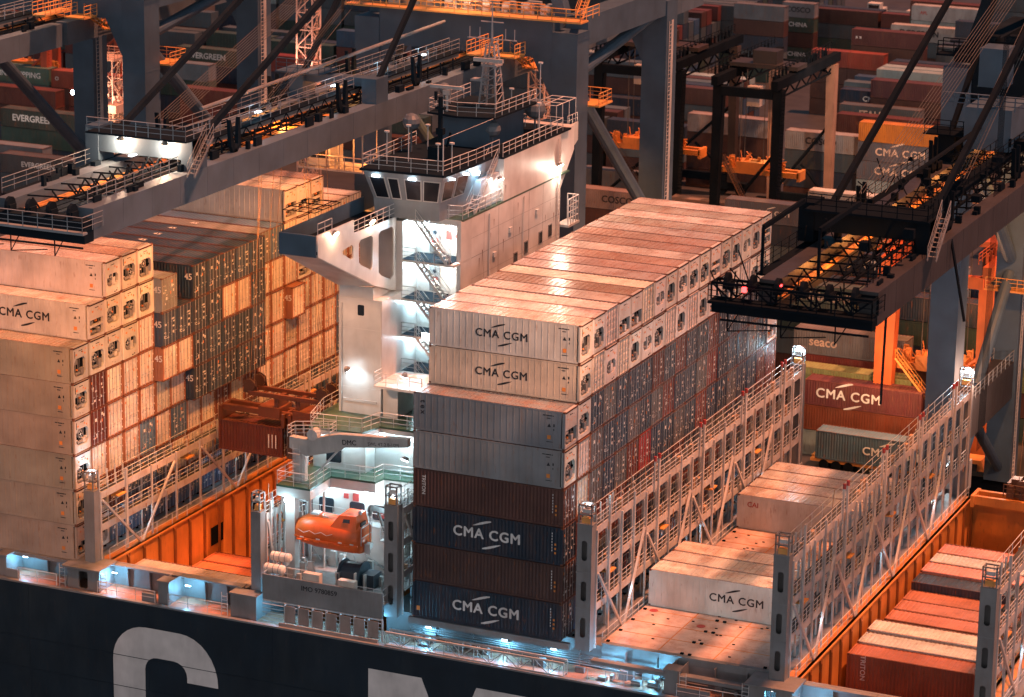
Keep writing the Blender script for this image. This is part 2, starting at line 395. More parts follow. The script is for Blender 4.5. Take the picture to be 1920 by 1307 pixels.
def dry(ch, loc, label, group, L=12.192, H=2.896, doors=True, color=None, cat='shipping container'):
    t = thing('dry_container', label, cat, loc, group); ms = dry_meshes(L, H); c = color or jit(CC[ch], .35 if ch in 'ND' else .12)
    if doors:
        put('body', ms['body'], t, color=(.34, .14, .075) if ch == 'W' and loc[2] < 17 else c)
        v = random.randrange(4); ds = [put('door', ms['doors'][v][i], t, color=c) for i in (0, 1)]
        for i, r in enumerate(ms['rods']): put('locking_bar', r, ds[i//2])
    else: put('body', ms['simple'], t, color=c)
    return t
def reefer_body(L=12.192, H=2.896):
    mb = MB(); Wd = 2.438
    mb.box(.02, .02, .12, L-.32, Wd-.02, H-.03)
    for x in (0, L-.14):
        for y in (0, Wd-.14): mb.box(x, y, 0, x+.14, y+.14, H)
    for y in (0, Wd-.07): mb.box(.14, y, 0, L-.14, y+.07, .14); mb.box(.14, y, H-.10, L-.14, y+.07, H-.003)
    n = 24
    for i in range(1, n):
        x = L*i/n; mb.box(x-.03, -.004, .14, x+.03, .02, H-.1); mb.box(x-.035, Wd-.02, .14, x+.035, Wd-.006, H-.1)
    for i in range(1, 26):
        x = L*i/26; mb.box(x-.022, .07, H-.03, x+.022, Wd-.07, H+.012, 1)
    for y in (.0, Wd-.07): mb.box(.18, y+.01, H-.02, L-.18, y+.06, H+.004, 2)
    mb.box(L-.012, .17, H-.09, L+.012, Wd-.17, H-.05, 2); mb.box(L-.012, .17, .02, L-.003, Wd-.17, .07, 2)
    mb.box(.07, .07, H-.0301, L-.33, Wd-.07, H-.02, 1)
    for x in (-.004, L-.174):
        for y in (-.004, Wd-.158):
            for z in (-.004, H-.114): mb.box(x, y, z, x+.178, y+.162, z+.118, 2)
    return mb
def reefer_unit(var, L=12.192, H=2.896):
    mb = MB(); Wd = 2.438; b = L-.30; r_ = random.Random(var+40)
    zt = [1.85, 1.95, 1.55, 1.75, 1.9, 1.4][var]; zb = [.36, .62, .30, .72, .40, .28][var]; yl, yr = [(.3, .3), (.34, .3), (.22, .22), (.4, .34), (.3, .5), (.2, .2)][var]
    mb.box(b, .14, .02, b+.03, Wd-.14, H-.05, 1)                      # dark recess back
    mb.box(b+.03, .14, .02, L-.02, Wd-.14, zb); mb.box(b+.03, .14, zt, L-.015, Wd-.14, H-.03)
    mb.box(b+.03, .14, zb, L-.02, yl, zt); mb.box(b+.03, Wd-yr, zb, L-.02, Wd-.14, zt)
    q = .28 if var in (0, 1, 3, 4) else .08
    for (y, z, sy, sz) in ((yl, zt, 1, -1), (Wd-yr, zt, -1, -1), (yl, zb, 1, 1), (Wd-yr, zb, -1, 1)):
        mb.prism([(y, z), (y+sy*q, z), (y, z+sz*q)], 'x', b+.03, L-.02)
    # compressor, control box, pipes, coil: a different jumble per maker
    mb.tube((L-.18, yl+.3, zb+.2), (L-.18, yl+.95, zb+.2), .13, 8, m=2); mb.box(b+.03, 1.35, zb+.1, L-.05, 1.35+r_.uniform(.3, .55), zb+r_.uniform(.35, .8), 0 if var % 2 else 2)
    mb.box(b+.03, yl+.1, zt-r_.uniform(.25, .5), L-.06, yl+r_.uniform(.4, .9), zt-.08, [0, 2, 2, 0, 2, 0][var])
    for i in range(6): y = r_.uniform(yl+.05, Wd-yr-.3); z = r_.uniform(zb+.05, zt-.2); mb.box(b+.03, y, z, L-r_.uniform(.06, .14), y+r_.uniform(.06, .3), z+r_.uniform(.04, .16), r_.choice((0, 2, 2, 1, 3)))
    for i in range(3): y = r_.uniform(yl+.1, Wd-yr-.1); mb.tube((L-.1, y, zb+.05), (L-.12, y+r_.uniform(-.2, .2), zt-.1), .022, 5, m=2)
    if var == 2: mb.box(b+.03, .3, .95, L-.02, Wd-.3, 1.12, 0)
    if var == 5:
        for i in range(7): mb.box(L-.015, .4, 1.55+i*.12, L+.0, Wd-.4, 1.6+i*.12, 0)
    if var == 3: mb.box(b+.03, 1.15, zb, L-.02, 1.28, zt, 0)
    mb.box(L-.015, .5, 2.15, L-.006, .72, 2.3, 3); mb.box(L-.015, 1.5, 2.2, L-.006, 1.62, 2.35, 3 if var != 5 else 0); mb.box(L-.015, .95, 2.45, L-.006, 1.5, 2.5, 1)
    mb.box(L-.015, 1.8, 2.05, L-.006, 1.95, 2.2, 3); mb.box(L-.015, .35, 2.0, L-.006, .43, 2.55, 1) if var in (1, 4) else None
    for i in range(3): y = r_.uniform(.3, 1.9); z = r_.uniform(.08, zb-.1) if zb > .5 else r_.uniform(1.95, 2.6); mb.box(L-.014, y, z, L-.004, y+r_.uniform(.05, .2), z+r_.uniform(.04, .1), r_.choice((1, 2, 3)))
    mb.box(L-.008, .14, H-.16, L+.01, Wd-.14, H-.10, 1)
    return mb
def reefer_fan(v, L=12.192):
    mb = MB(); y, z, r = [(.82, 1.35, .36), (1.0, 1.5, .30), (1.5, 1.25, .33)][v]
    mb.tube((L-.27, y, z), (L-.05, y, z), r, 14, m=2); mb.tube((L-.05, y, z), (L-.045, y, z), r*.8, 12, m=1); mb.tube((L-.045, y, z), (L-.04, y, z), r*.28, 8, m=0)
    for i in range(3): a = i*math.pi/3; mb.tube((L-.04, y-math.cos(a)*r, z-math.sin(a)*r), (L-.04, y+math.cos(a)*r, z+math.sin(a)*r), .014, 4, m=0)
    return mb
def marks_mesh(L=12.192, H=2.896):
    mb = MB(); x = L-1.25
    mb.box(x-.5, -.004, H-.42, x+.35, .001, H-.35, 0); mb.box(x-.2, -.004, H-.62, x+.1, .001, H-.56, 0)
    mb.prism([(x-.14, H-1.25), (x+.14, H-1.25), (x, H-.98)], 'y', -.004, .004, 0); mb.box(x+.33, -.004, H-1.2, x+.43, .004, H-1.0, 0)
    mb.box(x-.14, -.004, .72, x+.14, .004, 1.02, 1); mb.box(x+.34, -.004, H-1.5, x+.40, .004, H-1.36, 0); mb.box(x-.2, -.004, .5, x+.3, .004, .55, 0)
    return mb
RB = reefer_body().mesh('body', ['reefer', 'roofwet', 'rustline'])
RU = [reefer_unit(v).mesh('refrigeration_unit', ['reefer', 'dark', 'shipgrey', 'sticker']) for v in range(6)]
RF = [reefer_fan(v).mesh('fan', ['galv', 'dark', 'shipgrey']) for v in range(3)]
MK = marks_mesh().mesh('stencil_mark', ['black', 'sticker'])
def reefer(loc, label, group, color=None, marks=False):
    t = thing('reefer_container', label, 'refrigerated container', loc, group); c = color or (jit((.60, .56, .52), .2) if random.random() < .75 else jit((.42, .33, .28), .25))
    put('body', RB, t, color=c); v = random.randrange(6)
    u = put('refrigeration_unit', RU[v], t, color=jit((.60, .57, .53), .18))
    if v in (0, 1, 3): put('fan', RF[random.randrange(3)], u)
    if marks: put('stencil_mark', MK, t)
    return t
PW = 2.5063
def bay(xs, z0, tier, rows, blockname, group, longs=(), L=12.192, side=(), colors={}):
    """rows: string per row, lowest tier first"""
    out = {}
    for r, st in enumerate(rows):
        for k, ch in enumerate(st):
            if ch == '.': continue
            n = len(st); loc = (xs+random.uniform(-.03, .03), r*PW+random.uniform(-.02, .02), z0+k*tier)
            kind = 'white reefer' if ch == 'X' else 'grey reefer' if ch == 'Z' else CN[ch]+' container'
            lab = f"{kind} in {blockname}, {NTH[r]} column from ship's side, {'top' if k == n-1 else NTH[n-1-k]+' from top' if n-1-k > 0 else 'top'}"
            if ch in 'XZ': t = reefer(loc, lab, group, colors.get((r, k)) or ((.25, .255, .265) if ch == 'Z' else None), marks=(r, k) in side)
            elif (r, k) in longs: t = dry(ch, (xs-.76, loc[1], loc[2]), lab.replace(' container', ' 45-foot container', 1).replace('column from ship', 'column from ship'), group, L=13.716)
            else: t = dry(ch, loc, lab, group, color=colors.get((r, k)))
            out[(r, k)] = t
    return out
# ---- left bay
rowsA = ['XXXXXX', 'XXWDDXX', 'NDWWWXXX', 'NNWWWXXX', 'NNNWWWXX', 'NNNWWWG', 'NWNWWN', 'NWWNNNN', 'NWWNNNN', 'NNDNNWN', 'NWWNNWN', 'NNDNNNN', 'NWWWWWG', 'NDWWWWN', 'NNWWWWWX', 'NWWWWXXX', 'NNWWWWWX', 'NNWWWWW', 'NWNNWWW', 'NNNWWWW']
rowsA = [r if len(r) < 9 else r[:8] for r in rowsA]
rowsA[5] = 'NNNWWNG'
rowsA[5] = 'NNWWWNG'
longsA = {(5, 4), (5, 5), (5, 6), (6, 4), (6, 5), (7, 3)} | {(r, k) for r in range(7, 14) for k in range(3, 7)} | {(14, 4), (13, 4)}
longsA -= {(12, 3), (13, 3), (12, 4), (12, 5), (13, 5), (13, 4), (12, 6), (13, 6)}
NA = {(r, k): jit((.07, .14, .24), .35) for r, st in enumerate(rowsA) for k, ch in enumerate(st) if ch == 'N'}  # brighter, bluer navy stands in for cool light on this bay
sideA = {(0, k) for k in range(6)} | {(1, 6), (2, 7)}
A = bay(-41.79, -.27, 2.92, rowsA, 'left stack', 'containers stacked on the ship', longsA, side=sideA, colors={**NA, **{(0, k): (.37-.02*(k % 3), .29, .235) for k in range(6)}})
for (r, k), t in A.items():
    if r in (2, 3, 4) and k >= len(rowsA[r])-3 or r in (0, 1): pass
o = put('lettering', logo_mesh('black', .028, .62), A[(1, 6)], loc=(6.2, -.002, 1.45))
o.scale = (1.12, 1, 1.12)
num45 = lambda t, m='white': (letters('45', (13.716-.42, -.03, 1.9), .75, t, .02, m))
for key in [(5, 4), (5, 5), (5, 6), (7, 6), (7, 3), (14, 4)]:
    if key in A: num45(A[key])
for key in [(9, 6), (10, 6), (11, 6), (12, 6)]:
    if key in A:
        o = letters('45', (5.2, 1.2, 2.90), .8, A[key], .02, 'white'); o.rotation_euler = (R(-90), 0, 0)
# ---- middle bay
rB = random.Random(11); rowsB = ['NDNDZZ', 'NNDWWXXX']
for r in range(2, 18): rowsB.append(''.join(rB.choice('NNDNDNK') for _ in range(6))+rB.choice(['XX', 'XX', 'XX', 'WX', 'XW', 'XX']))
rowsB += ['NNDDX']
colA = {}
colB = {(0, 0): (.010, .024, .045), (0, 2): (.010, .024, .045), (0, 1): (.07, .034, .03), (0, 3): (.085, .034, .028), (0, 5): (.21, .225, .25), (0, 4): (.24, .245, .255), (1, 7): (.60, .56, .53), (1, 6): (.62, .50, .40), (6, 3): (.35, .03, .03)}
B = bay(0, 0, 2.957, rowsB, 'middle stack', 'containers stacked on the ship', side={(1, 6), (1, 7), (0, 5), (0, 4)}, colors=colB)
for k in (6, 7): put('lettering', logo_mesh('black', .022, .62), B[(1, k)], loc=(5.9, -.002, 1.42))
for k in (0, 2): put('lettering', logo_mesh('white', .035, .80), B[(0, k)], loc=(6.05, .008, 1.45))
for i, c in enumerate('tex'): letters(c, (.78, .0, 2.25-i*.42), .62, B[(0, 5)], .02, 'black', (0, R(90), 0))
letters('TRITON', (.85, .008, 1.7), .42, B[(0, 3)], .015, 'white', (0, R(90), 0))
# small stencil marks on the dark near containers
mm = MB()
for i in range(7): mm.box(11.3, -.004, 2.35-i*.22, 11.36, .012, 2.48-i*.22, 0)
for i in range(3): mm.box(11.52, -.004, 1.5-i*.33, 11.66, .012, 1.66-i*.33, 1)
mk2 = mm.mesh('stencil_mark', ['white', 'sticker'])
for k in range(4): put('stencil_mark', mk2, B[(0, k)])
put('stencil_mark', MB().box(.35, -.004, .55, .62, .012, .9).mesh('stencil_mark', 'sticker'), B[(0, 0)])
# ---- hatch containers right of the middle stack
def one(fn, y, lab, *a, **k): return fn
GC = 'white reefers standing on the hatch'
cc = [reefer((15.18, 4*PW+.15, 0), 'white reefer with dark lettering, nearest of three on the hatch', GC, (.66, .64, .60), True),
      reefer((15.18, 5*PW+.15, 0), 'worn grey-white reefer between two others, middle of three on the hatch', GC, (.50, .48, .45)),
      reefer((15.18, 6*PW+.15, 0), 'peach-tinted reefer, farthest of the three nearer reefers on the hatch', GC, (.66, .55, .48))]
put('lettering', logo_mesh('black', .022, .64), cc[0], loc=(7.1, -.002, 1.45))
for i, n_ in enumerate(['nearest', 'second', 'third', 'farthest']):
    t = reefer((15.05, 30.6+i*PW, 0), f"pale reefer, {n_} of the four standing at the far end of the hatch", GC, (.60, .57, .53), i == 0)
    if i == 0: letters('CAI', (1.35, -.002, 2.1), .62, t, .015, 'redplate')
# ---- containers down in the open right hold
GD = 'containers in the open right hold'
for (y, z, ch, lab) in [(11.7, -1.83, 'D', 'red-brown container with vertical white lettering, nearest in the right hold'), (14.2, -1.75, 'W', 'grey-white roofed container behind the nearest brown one in the right hold'),
                        (16.7, -1.6, 'C', 'cream container, third from the near end of the right hold'), (21.3, -2.3, 'R', 'red container with white mark, front of the three red ones in the right hold'),
                        (23.8, -2.3, 'R', 'red container, middle of the three red ones in the right hold'), (26.2, -2.3, 'R', 'red container just in front of the navy one in the right hold'),
                        (28.7, -1.65, 'N', 'navy container with white lettering between red and pink ones in the right hold'), (31.2, -1.5, 'P', 'pink container behind the navy one in the right hold'),
                        (33.7, -1.5, 'W', 'white container behind the pink one in the right hold'), (36.2, -1.5, 'P', 'salmon pink container at the far end of the right hold')]:
    t = dry(ch, (30.7, y, z-2.896), lab, GD, doors=False, color={'R': (.40, .17, .115), 'D': (.33, .12, .075), 'P': (.58, .27, .24), 'C': (.62, .58, .55), 'W': (.46, .50, .50)}.get(ch))
    if y == 11.7: letters('TRITON', (1.25, .0, 1.9), .55, t, .02, 'white', (0, R(90), 0))
    if y == 28.7: letters('CMA CGM', (6.6, .0, 1.7), .9, t, .03, 'white')
    if y == 21.3: letters('X', (1.1, .0, 2.3), .5, t, .02, 'white'); letters('||', (.7, .0, 1.9), .5, t, .02, 'white')
    if y in (11.7, 21.3, 28.7):
        c2 = 'N' if ch == 'N' else 'D'
        dry(c2, (30.7, y, z-2*2.93), f"{CN[c2]} container one tier down under the {dict(D='brown lettered', R='front red', N='navy')[ch]} one, right hold", GD, doors=False)
# ---- containers in the left open hold
GH = 'containers in the open left hold'
for (y, z, c, lab) in [(3.6, -1.55, (.40, .33, .29), 'grey-brown corrugated container nearest in the left hold'), (10.2, -4.65, (.55, .17, .07), 'brick red container behind the grey one, deep in the left hold'),
                       (12.8, -4.65, (.60, .18, .08), 'brick red container, second red one deep in the left hold'), (15.3, -4.65, (.55, .15, .07), 'brick red container, third red one deep in the left hold')]:
    dry('R', (-27.0, y, z-2.896), lab, GH, doors=False, color=c)
# ================================================================ the ship
SHIP = thing('container_ship', 'large container ship with navy hull, white superstructure and giant white hull letters', 'ship')
ZD = -2.15
h = MB()
h.box(-140, -2.0, -26, 110, -1.75, ZD+.02); h.box(-140, 51.2, -26, 110, 51.5, ZD)
h.each('hull', 'hull', SHIP)
h = MB(); h.box(-140, -2.03, ZD+.02, 110, -1.62, ZD+.16); h.build('gunwale', 'shipgrey', SHIP)
# hull letters C M A, standing proud of the plating
def C_outline():
    o = []; x0, x1, zt, zb = -25.2, -15.75, -4.0, -14.5
    for i in range(9): t = R(180-90*i/8); o.append((x0+3.0+3.0*math.cos(t), zt-3.0+3.0*math.sin(t)))
    for i in range(9): t = R(90-90*i/8); o.append((x1-3.4+3.4*math.cos(t), zt-3.9+3.9*math.sin(t)))
    o += [(x1, -8.0), (-18.5, -8.0), (-18.5, -7.6)]
    for i in range(6): t = R(90*i/5); o.append((-19.7+1.2*math.cos(t), -7.6+1.2*math.sin(t)))
    for i in range(6): t = R(90+90*i/5); o.append((-21.2+1.1*math.cos(t), -7.5+1.1*math.sin(t)))
    o += [(-22.3, zb), (x0, zb)]
    return o
holed(C_outline(), [], .03, 'y', -2.02, 'hull_letter', 'hullwhite', SHIP, 'giant white letter C')
holed([(-2.7, -4.0), (1.75, -4.0), (4.1, -9.5), (6.3, -4.0), (10.5, -4.0), (10.5, -14.5), (7.4, -14.5), (7.4, -8), (5, -14.5), (3, -14.5), (.6, -8), (.6, -14.5), (-2.7, -14.5)], [], .03, 'y', -2.02, 'hull_letter', 'hullwhite', SHIP, 'giant white letter M')
holed([(17.2, -4.0), (21.2, -4.0), (25.5, -14.5), (22, -14.5), (21, -12), (17, -12), (16, -14.5), (12.7, -14.5)], [[(18, -9.8), (20.3, -9.8), (19.1, -6.6)]], .03, 'y', -2.02, 'hull_letter', 'hullwhite', SHIP, 'giant white letter A')
# plating seams and streaks on the hull side
h = MB()
for z in (-6.7, -9.3, -12.2): h.box(-140, -2.046, z, 110, -2.03, z+.05)
for x in range(-44, 44, 11): h.box(x, -2.012, -20, x+.05, -1.99, ZD)
h.build('plating_seam', 'hull', SHIP)
# side deck
h = MB(); h.box(-140, -1.75, ZD-.1, 110, 1.2, ZD); h.box(-140, 49.2, ZD-.1, 110, 51.2, ZD); h.each('side_deck', 'deckrust', SHIP)
# coamings along the side
h = MB()
for (a, b) in ((-41.8, -28.0), (-.5, 13.2), (15, 28.2)):
    h.box(a, 1.2, ZD-1, b, 1.5, -.05)
h.box(-27.3, 1.2, ZD-1, -14.6, 1.5, -.35); h.box(30, 1.2, ZD-1, 43.2, 1.5, -.35)
h.box(-27.3, .7, -.5, -14.6, 1.2, -.36); h.box(30, .7, -.5, 43.2, 1.2, -.36)
for x in [-40, -37.5, -33, -25.5, -23.5, -18.5, -16.5, 1.5, 4.5, 7.5, 10.5, 17, 19.5, 24, 26.5, 33, 36, 39]: h.prism([(1.2, ZD), (1.2, -.4), (.75, -.4), (.95, ZD)], 'x', x, x+.06)
h.each('hatch_coaming', 'shipgrey', SHIP)
# hatch covers (lift-off pontoons): things of their own
def hatch(x0, x1, y0, y1, z, label, m='deckred'):
    t = thing('hatch_cover', label, 'hatch cover', (x0, y0, z-.6), 'hatch covers on the ship'); w = x1-x0; d = y1-y0
    mb = MB(); mb.box(0, 0, 0, w, d, .57); mb.build('panel', m, t)
    g = MB()
    for i in range(1, 3): g.box(w*i/3-.03, .02, .57, w*i/3+.03, d-.02, .6)
    n = int(d/2.5)
    for i in range(1, n): g.box(.02, i*2.506-.03, .57, w-.02, i*2.506+.03, .588)
    g.build('seam', 'shipgrey' if m != 'deckred' else 'orange', t)
    c = MB()
    rr = random.Random(int(x0*10+y0))
    for i in range(n+1):
        for x in (.3, w/2-.3, w/2+.3, w-.3):
            c.box(x-.12, i*2.506-.08, .57, x+.12, i*2.506+.12, .68)
    for i in range(int(d*2.2)): x = rr.uniform(.5, w-.5); y = rr.uniform(.5, d-.5); c.box(x-.1, y-.05, .57, x+.1, y+.06, .62)
    c.build('lashing_socket', 'dark', t)['kind'] = 'stuff'
    p = MB()
    for (x, y) in ((1., 7.6), (w*.42, 6.0), (w*.93, 5.2)):
        if y < d: p.tube((x, y, .572), (x, y, .59), .34, 14)
    p.each('red_circle_mark', 'redplate', t)
    return t
hatch(15.0, 27.9, 1.65, 16.6, .0, 'nearer pale pink hatch cover with black sockets, beside the lettered white reefer')
hatch(15.0, 27.9, 16.8, 32.3, .0, 'middle pink hatch cover between the two groups of white reefers')
hatch(15.0, 27.9, 32.5, 48, .0, 'farthest hatch cover under the four pale reefers')
hatch(-.3, 12.9, 1.6, 48, -.02, 'hatch cover under the middle container stack', 'shipgrey')
hatch(-42.2, -29.3, 1.6, 48, -.3, 'hatch cover under the left container stack', 'shipgrey')
# hold boxes: transverse walls with cell guides
def hold(x0, x1, name_y1, cutouts):
    h = MB(); y0, y1 = 1.5, 48.5
    h.box(x0-.25, y0, -18, x0, y1, -.4); h.box(x1, y0, -18, x1+.25, y1, -.4)
    h.box(x0, y1, -18, x1, y1+.3, -.4); h.box(x0, y0-.01, -18, x1, y0+.1, -.5); h.box(x0, y0, -18.2, x1, y1, -18)
    h.box(x0-1.0, y0, -.55, x0+.12, y1, -.4); h.box(x1-.12, y0, -.55, x1+1.0, y1, -.4)
    h.build('hold_wall', 'orange', SHIP)
    g = MB()
    for i in range(20):
        y = y0+.1+i*2.46
        for s, xx in ((1, x0), (-1, x1)):
            g.box(xx+s*.002, y-.10, -18, xx+s*.18, y-.04, -.9); g.box(xx+s*.002, y+.04, -18, xx+s*.18, y+.10, -.9)
            g.prism([(y-.10, -.9), (y+.10, -.9), (y+.26, -.56), (y+.14, -.56), (y, -.84), (y-.14, -.56), (y-.26, -.56)], 'x', xx+s*.002, xx+s*.16)
    g.build('cell_guides', 'oc', SHIP, color=(.34, .12, .03))['kind'] = 'stuff'
hold(-27.4, -14.5, 48, []); hold(30.2, 43.3, 48, [])
h = MB(); h.box(-27.38, 17.5, -4.2, -27.36, 19.6, -2.6); h.box(-27.38, 24.5, -3.6, -27.36, 26.4, -1.9); h.each('hold_opening', 'dark', SHIP)
# transverse decks under the lashing bridges
h = MB()
for (a, b) in ((-29.1, -27.65), (-14.25, -12.9), (12.95, 14.95), (27.95, 29.95), (43.55, 45.6)): h.box(a, 1.5, -4, b, 48.5, -.42)
for (a, b) in ((-2.9, -.35),): h.box(a, 1.5, -4, b, 48.5, -.42)
h.each('cross_deck', 'shipgrey', SHIP)
# side frames at the ship's edge: plates carrying the outer stacks
def side_frame(x0, x1, slot=False, top=-.3):
    if slot:
        xm = (x0+x1)/2; w = min(.42, (x1-x0)*.22)
        holed([(x0, ZD), (x1, ZD), (x1, top), (x0, top)], [rrect(xm-w, ZD+.12, xm+w, top-.28, .2)], .16, 'y', -1.1, 'side_frame', 'shipgrey', SHIP)
        m = MB(); m.box(x0-.3, -1.6, top, x1+.3, 1.2, top+.12); m.box(x1-.05, -1.02, ZD, x1, 1.2, top); m.box(x0, -1.02, ZD, x0+.05, 1.2, top); m.build('frame_top', 'shipgrey', SHIP)
    else:
        m = MB(); m.box(x0, -1.25, ZD, x1, -.95, top); m.box(x0+.05, -.95, ZD, x0+.12, 1.2, top); m.box(x1-.12, -.95, ZD, x1-.05, 1.2, top); m.box(x0-.1, -1.35, top, x1+.1, -.1, top+.13); m.build('side_frame', 'shipgrey', SHIP)
for a, b, s, tp in ((-42.5, -40, True, -.3), (-36.25, -35.45, False, -.42), (-29.8, -26.9, True, -.3), (-21.45, -20.5, False, -.32), (-15.0, -12.75, False, -.25), (20.9, 21.95, False, -.3), (27.4, 30.6, True, -.22), (36.2, 37.2, False, -.3), (42.6, 45.8, True, -.22)): side_frame(a, b, s, tp)
# longitudinal box rails under the outer stacks
h = MB(); h.box(-41.8, -.2, -.6, -29.9, .25, -.3); h.box(-.3, -.1, -.55, 12.9, .25, -.06); h.box(15.0, 1.16, -.62, 27.9, 1.64, -.035); h.box(15.0, -1.0, -.9, 28.2, -.4, -.62); h.each('stacking_rail', 'shipgrey', SHIP)
h = MB()
RS = []
rail(h, [(-40, -1.55, ZD), (-36.3, -1.55, ZD)]); rail(h, [(-34.2, -1.55, ZD), (-30.6, -1.55, ZD)]); rail(h, [(-26.8, -1.55, ZD), (-21.6, -1.55, ZD)]); rail(h, [(-20.4, -1.55, ZD), (-15.1, -1.55, ZD)])
rail(h, [(15, -1.55, ZD), (20.8, -1.55, ZD)]); rail(h, [(22, -1.55, ZD), (27.3, -1.55, ZD)]); rail(h, [(30.7, -1.55, ZD), (42, -1.55, ZD)])
h.build('side_railing', 'rail', SHIP)
h = MB(); h.box(-35.4, -1.5, ZD, -34.2, -1.3, -1.35); h.box(-22.8, -1.5, ZD, -21.6, -1.3, -1.35); h.box(22, -1.5, ZD, 24.5, -1.3, -1.3); h.each('bulwark_plate', 'shipgrey', SHIP)
h = MB()
for x in (-30.3, -26.5, -15.6, 22.3, 30.9, 27.1): ladder(h, (x, -1.15, ZD), (x, -1.15, -.3), .5, .03)
h.build('ladder', 'rail', SHIP)
# lashing bridges ---------------------------------------------------------
def lashing_bridge(x0, x1, levels, label, y1=49.2, tall=None, base=-.42, low=False, red=True, slots=True):
    """steel portal across the deck: end towers, walkways, posts, diagonals, rails"""
    t = SHIP; xa, xb = x0, x1; top = levels[-1]
    br = MB(); pl = MB(); gr = MB(); rl = MB(); dg = MB(); caps = MB(); bx = MB()
    n = 19 if not low else 12
    for lv in levels:
        gr.box(xa+.1, .85, lv-.12, xb-.13, y1-.8, lv)
        pl.box(xb-.12, .85, lv-.50, xb-.04, y1-.8, lv+.06); pl.box(xa+.04, .85, lv-.4, xa+.1, y1-.8, lv-.1)
        rail(rl, [(xb-.03, .9, lv), (xb-.03, y1-.8, lv)], 1.05, 1.25, .03, 2); rail(rl, [(xa+.05, .9, lv), (xa+.05, y1-.8, lv)], 1.05, 2.5, .03, 1)
    rail(rl, [(xb+.35, 1.6, base+.02), (xb+.35, y1-1, base+.02)], 1.0, 2.5, .03, 1)
    for i in range(n+1):
        y = .9+i*(y1-1.8)/n
        full = (i % 4 == 1)
        zt = top+(1.9 if full else (.7 if i % 2 else -.1))
        if low: zt = top+(.2 if not full else 1.0)
        w = .26 if full else .15
        br.box(xb-.04, y-w/2, base, xb+.1, y+w/2, zt); br.box(xa-.08, y-.08, base, xa+.04, y+.08, top)
        if full and red and i > 3:
            caps.tube((xb+.03, y, zt), (xb+.03, y, zt+.38), .13, 8)
            br.box(xb-.04, y-.9-.07, top-.6, xb+.08, y-.9+.07, zt); caps.tube((xb+.03, y-.9, zt), (xb+.03, y-.9, zt+.38), .13, 8)
    # arched plates between the posts on the upper storeys (real openings)
    if not low:
        for li in range(1, len(levels)):
            z0 = levels[li-1]+.15; z1 = levels[li]-.5; dy = (y1-1.8)/n
            holes = [rrect(.9+i*dy+.2, z0-.1, .9+(i+1)*dy-.2, z1-.04, .42) for i in range(n)]
            holed([(.9, z0-.35), (y1-.9, z0-.35), (y1-.9, z1), (.9, z1)], holes, .06, 'x', xb-.10, 'arched_plate', 'lashing', t)
    # diagonals: pairs in V form on the aft side
    k = 0; dy = (y1-1.8)/n
    for i in ((0, 4, 8, 12) if not low else (0, 4, 8)):
        y = .9+i*dy; yb = y+dy*(1.9 if not low else 1.4)
        dg.bar((xb+.12, y+.1, levels[1 if not low else 0]-.3 if not low else levels[-1]-.5), (xb+.35, yb, base+.1), .17, .17); dg.bar((xb+.12, yb+dy*(1.9 if not low else 1.5), levels[1 if not low else 0]+.4 if not low else levels[-1]-.5), (xb+.35, yb+.25, base+.1), .17, .17)
    # equipment boxes, hooks and lamps on the walkways
    rr = random.Random(int(x0*7))
    for lv in levels:
        for i in range(n if not low else 8):
            y = 1.5+rr.random()*(y1-3.5); q = rr.random()
            if q < .5: bx.box(xb-.5, y, lv, xb-.2, y+rr.uniform(.15, .6), lv+rr.uniform(.2, .9))
            elif q < .8: bx.tube((xb+.02, y, lv-.12), (xb+.02, y, lv-.75), .035, 5)
            else: bx.tube((xb-.3, y, lv), (xb-.2, y+rr.uniform(-.5, .5), lv+2.3), .035, 5)
    # end towers
    for (ya, yb) in ((-.02, .82), (y1-.8, y1)):
        zt = top+.45
        if slots and ya < 1:
            xm = (xa+xb)/2; zs = [z for z in (base, *levels)]
            holes = []
            for z in levels: holes.append(rrect(xm-.22, z-2.3, xm+.22, z-.75, .2)) if z-2.3 > base else None
            holed([(xa, base), (xb, base), (xb, zt), (xa, zt)], holes, .05, 'y', ya+.025, 'tower_plate', 'shipgrey', t)
            m = MB(); m.box(xa, ya+.05, base, xa+.05, yb, zt); m.box(xb-.05, ya+.05, base, xb, yb, zt); m.box(xa+.05, yb-.04, base, xb-.05, yb, zt); m.box(xa-.03, ya-.01, zt, xb+.03, yb+.02, zt+.08)
        else: m = MB(); m.box(xa, ya, base, xb, yb, zt)
        for z in levels[:-1]: m.box(xa-.02, ya-.01, z-.06, xb+.02, ya+.002, z)
        m.build('tower', 'shipgrey', t)
        m = MB()      # open frame on top of the tower
        for x in (xa+.05, xb-.15):
            for y in (ya, yb-.1): m.box(x, y, zt+.08, x+.1, y+.1, zt+1.55)
        for z in (zt+.75, zt+1.45): m.box(xa+.05, ya, z, xb-.05, ya+.1, z+.1); m.box(xa+.05, yb-.1, z, xb-.05, yb, z+.1); m.box(xb-.15, ya, z, xb-.05, yb, z+.1); m.box(xa+.05, ya, z, xa+.15, yb, z+.1)
        m.build('tower_head', 'shipgrey', t); m = MB(); m.box(xa+.25, ya+.2, zt+.08, xb-.25, yb-.2, zt+.5); m.build('tower_gear', 'yelrail', t); m = MB(); m.box(xa+.3, ya+.25, zt+.85, xb-.3, yb-.3, zt+1.15); m.build('tower_gear', 'rail', t)
    m = MB()
    for i in range(4 if y1 > 20 else 2): y = 1.6+i*1.2; m.tube((xb-.5, y, top), (xb-.5, y, top+rr.uniform(1.0, 1.6)), .07, 6)
    m.each('lashing_rod_holder', 'rail', t)
    b = pl.build('lashing_bridge', 'lashing', t, label)
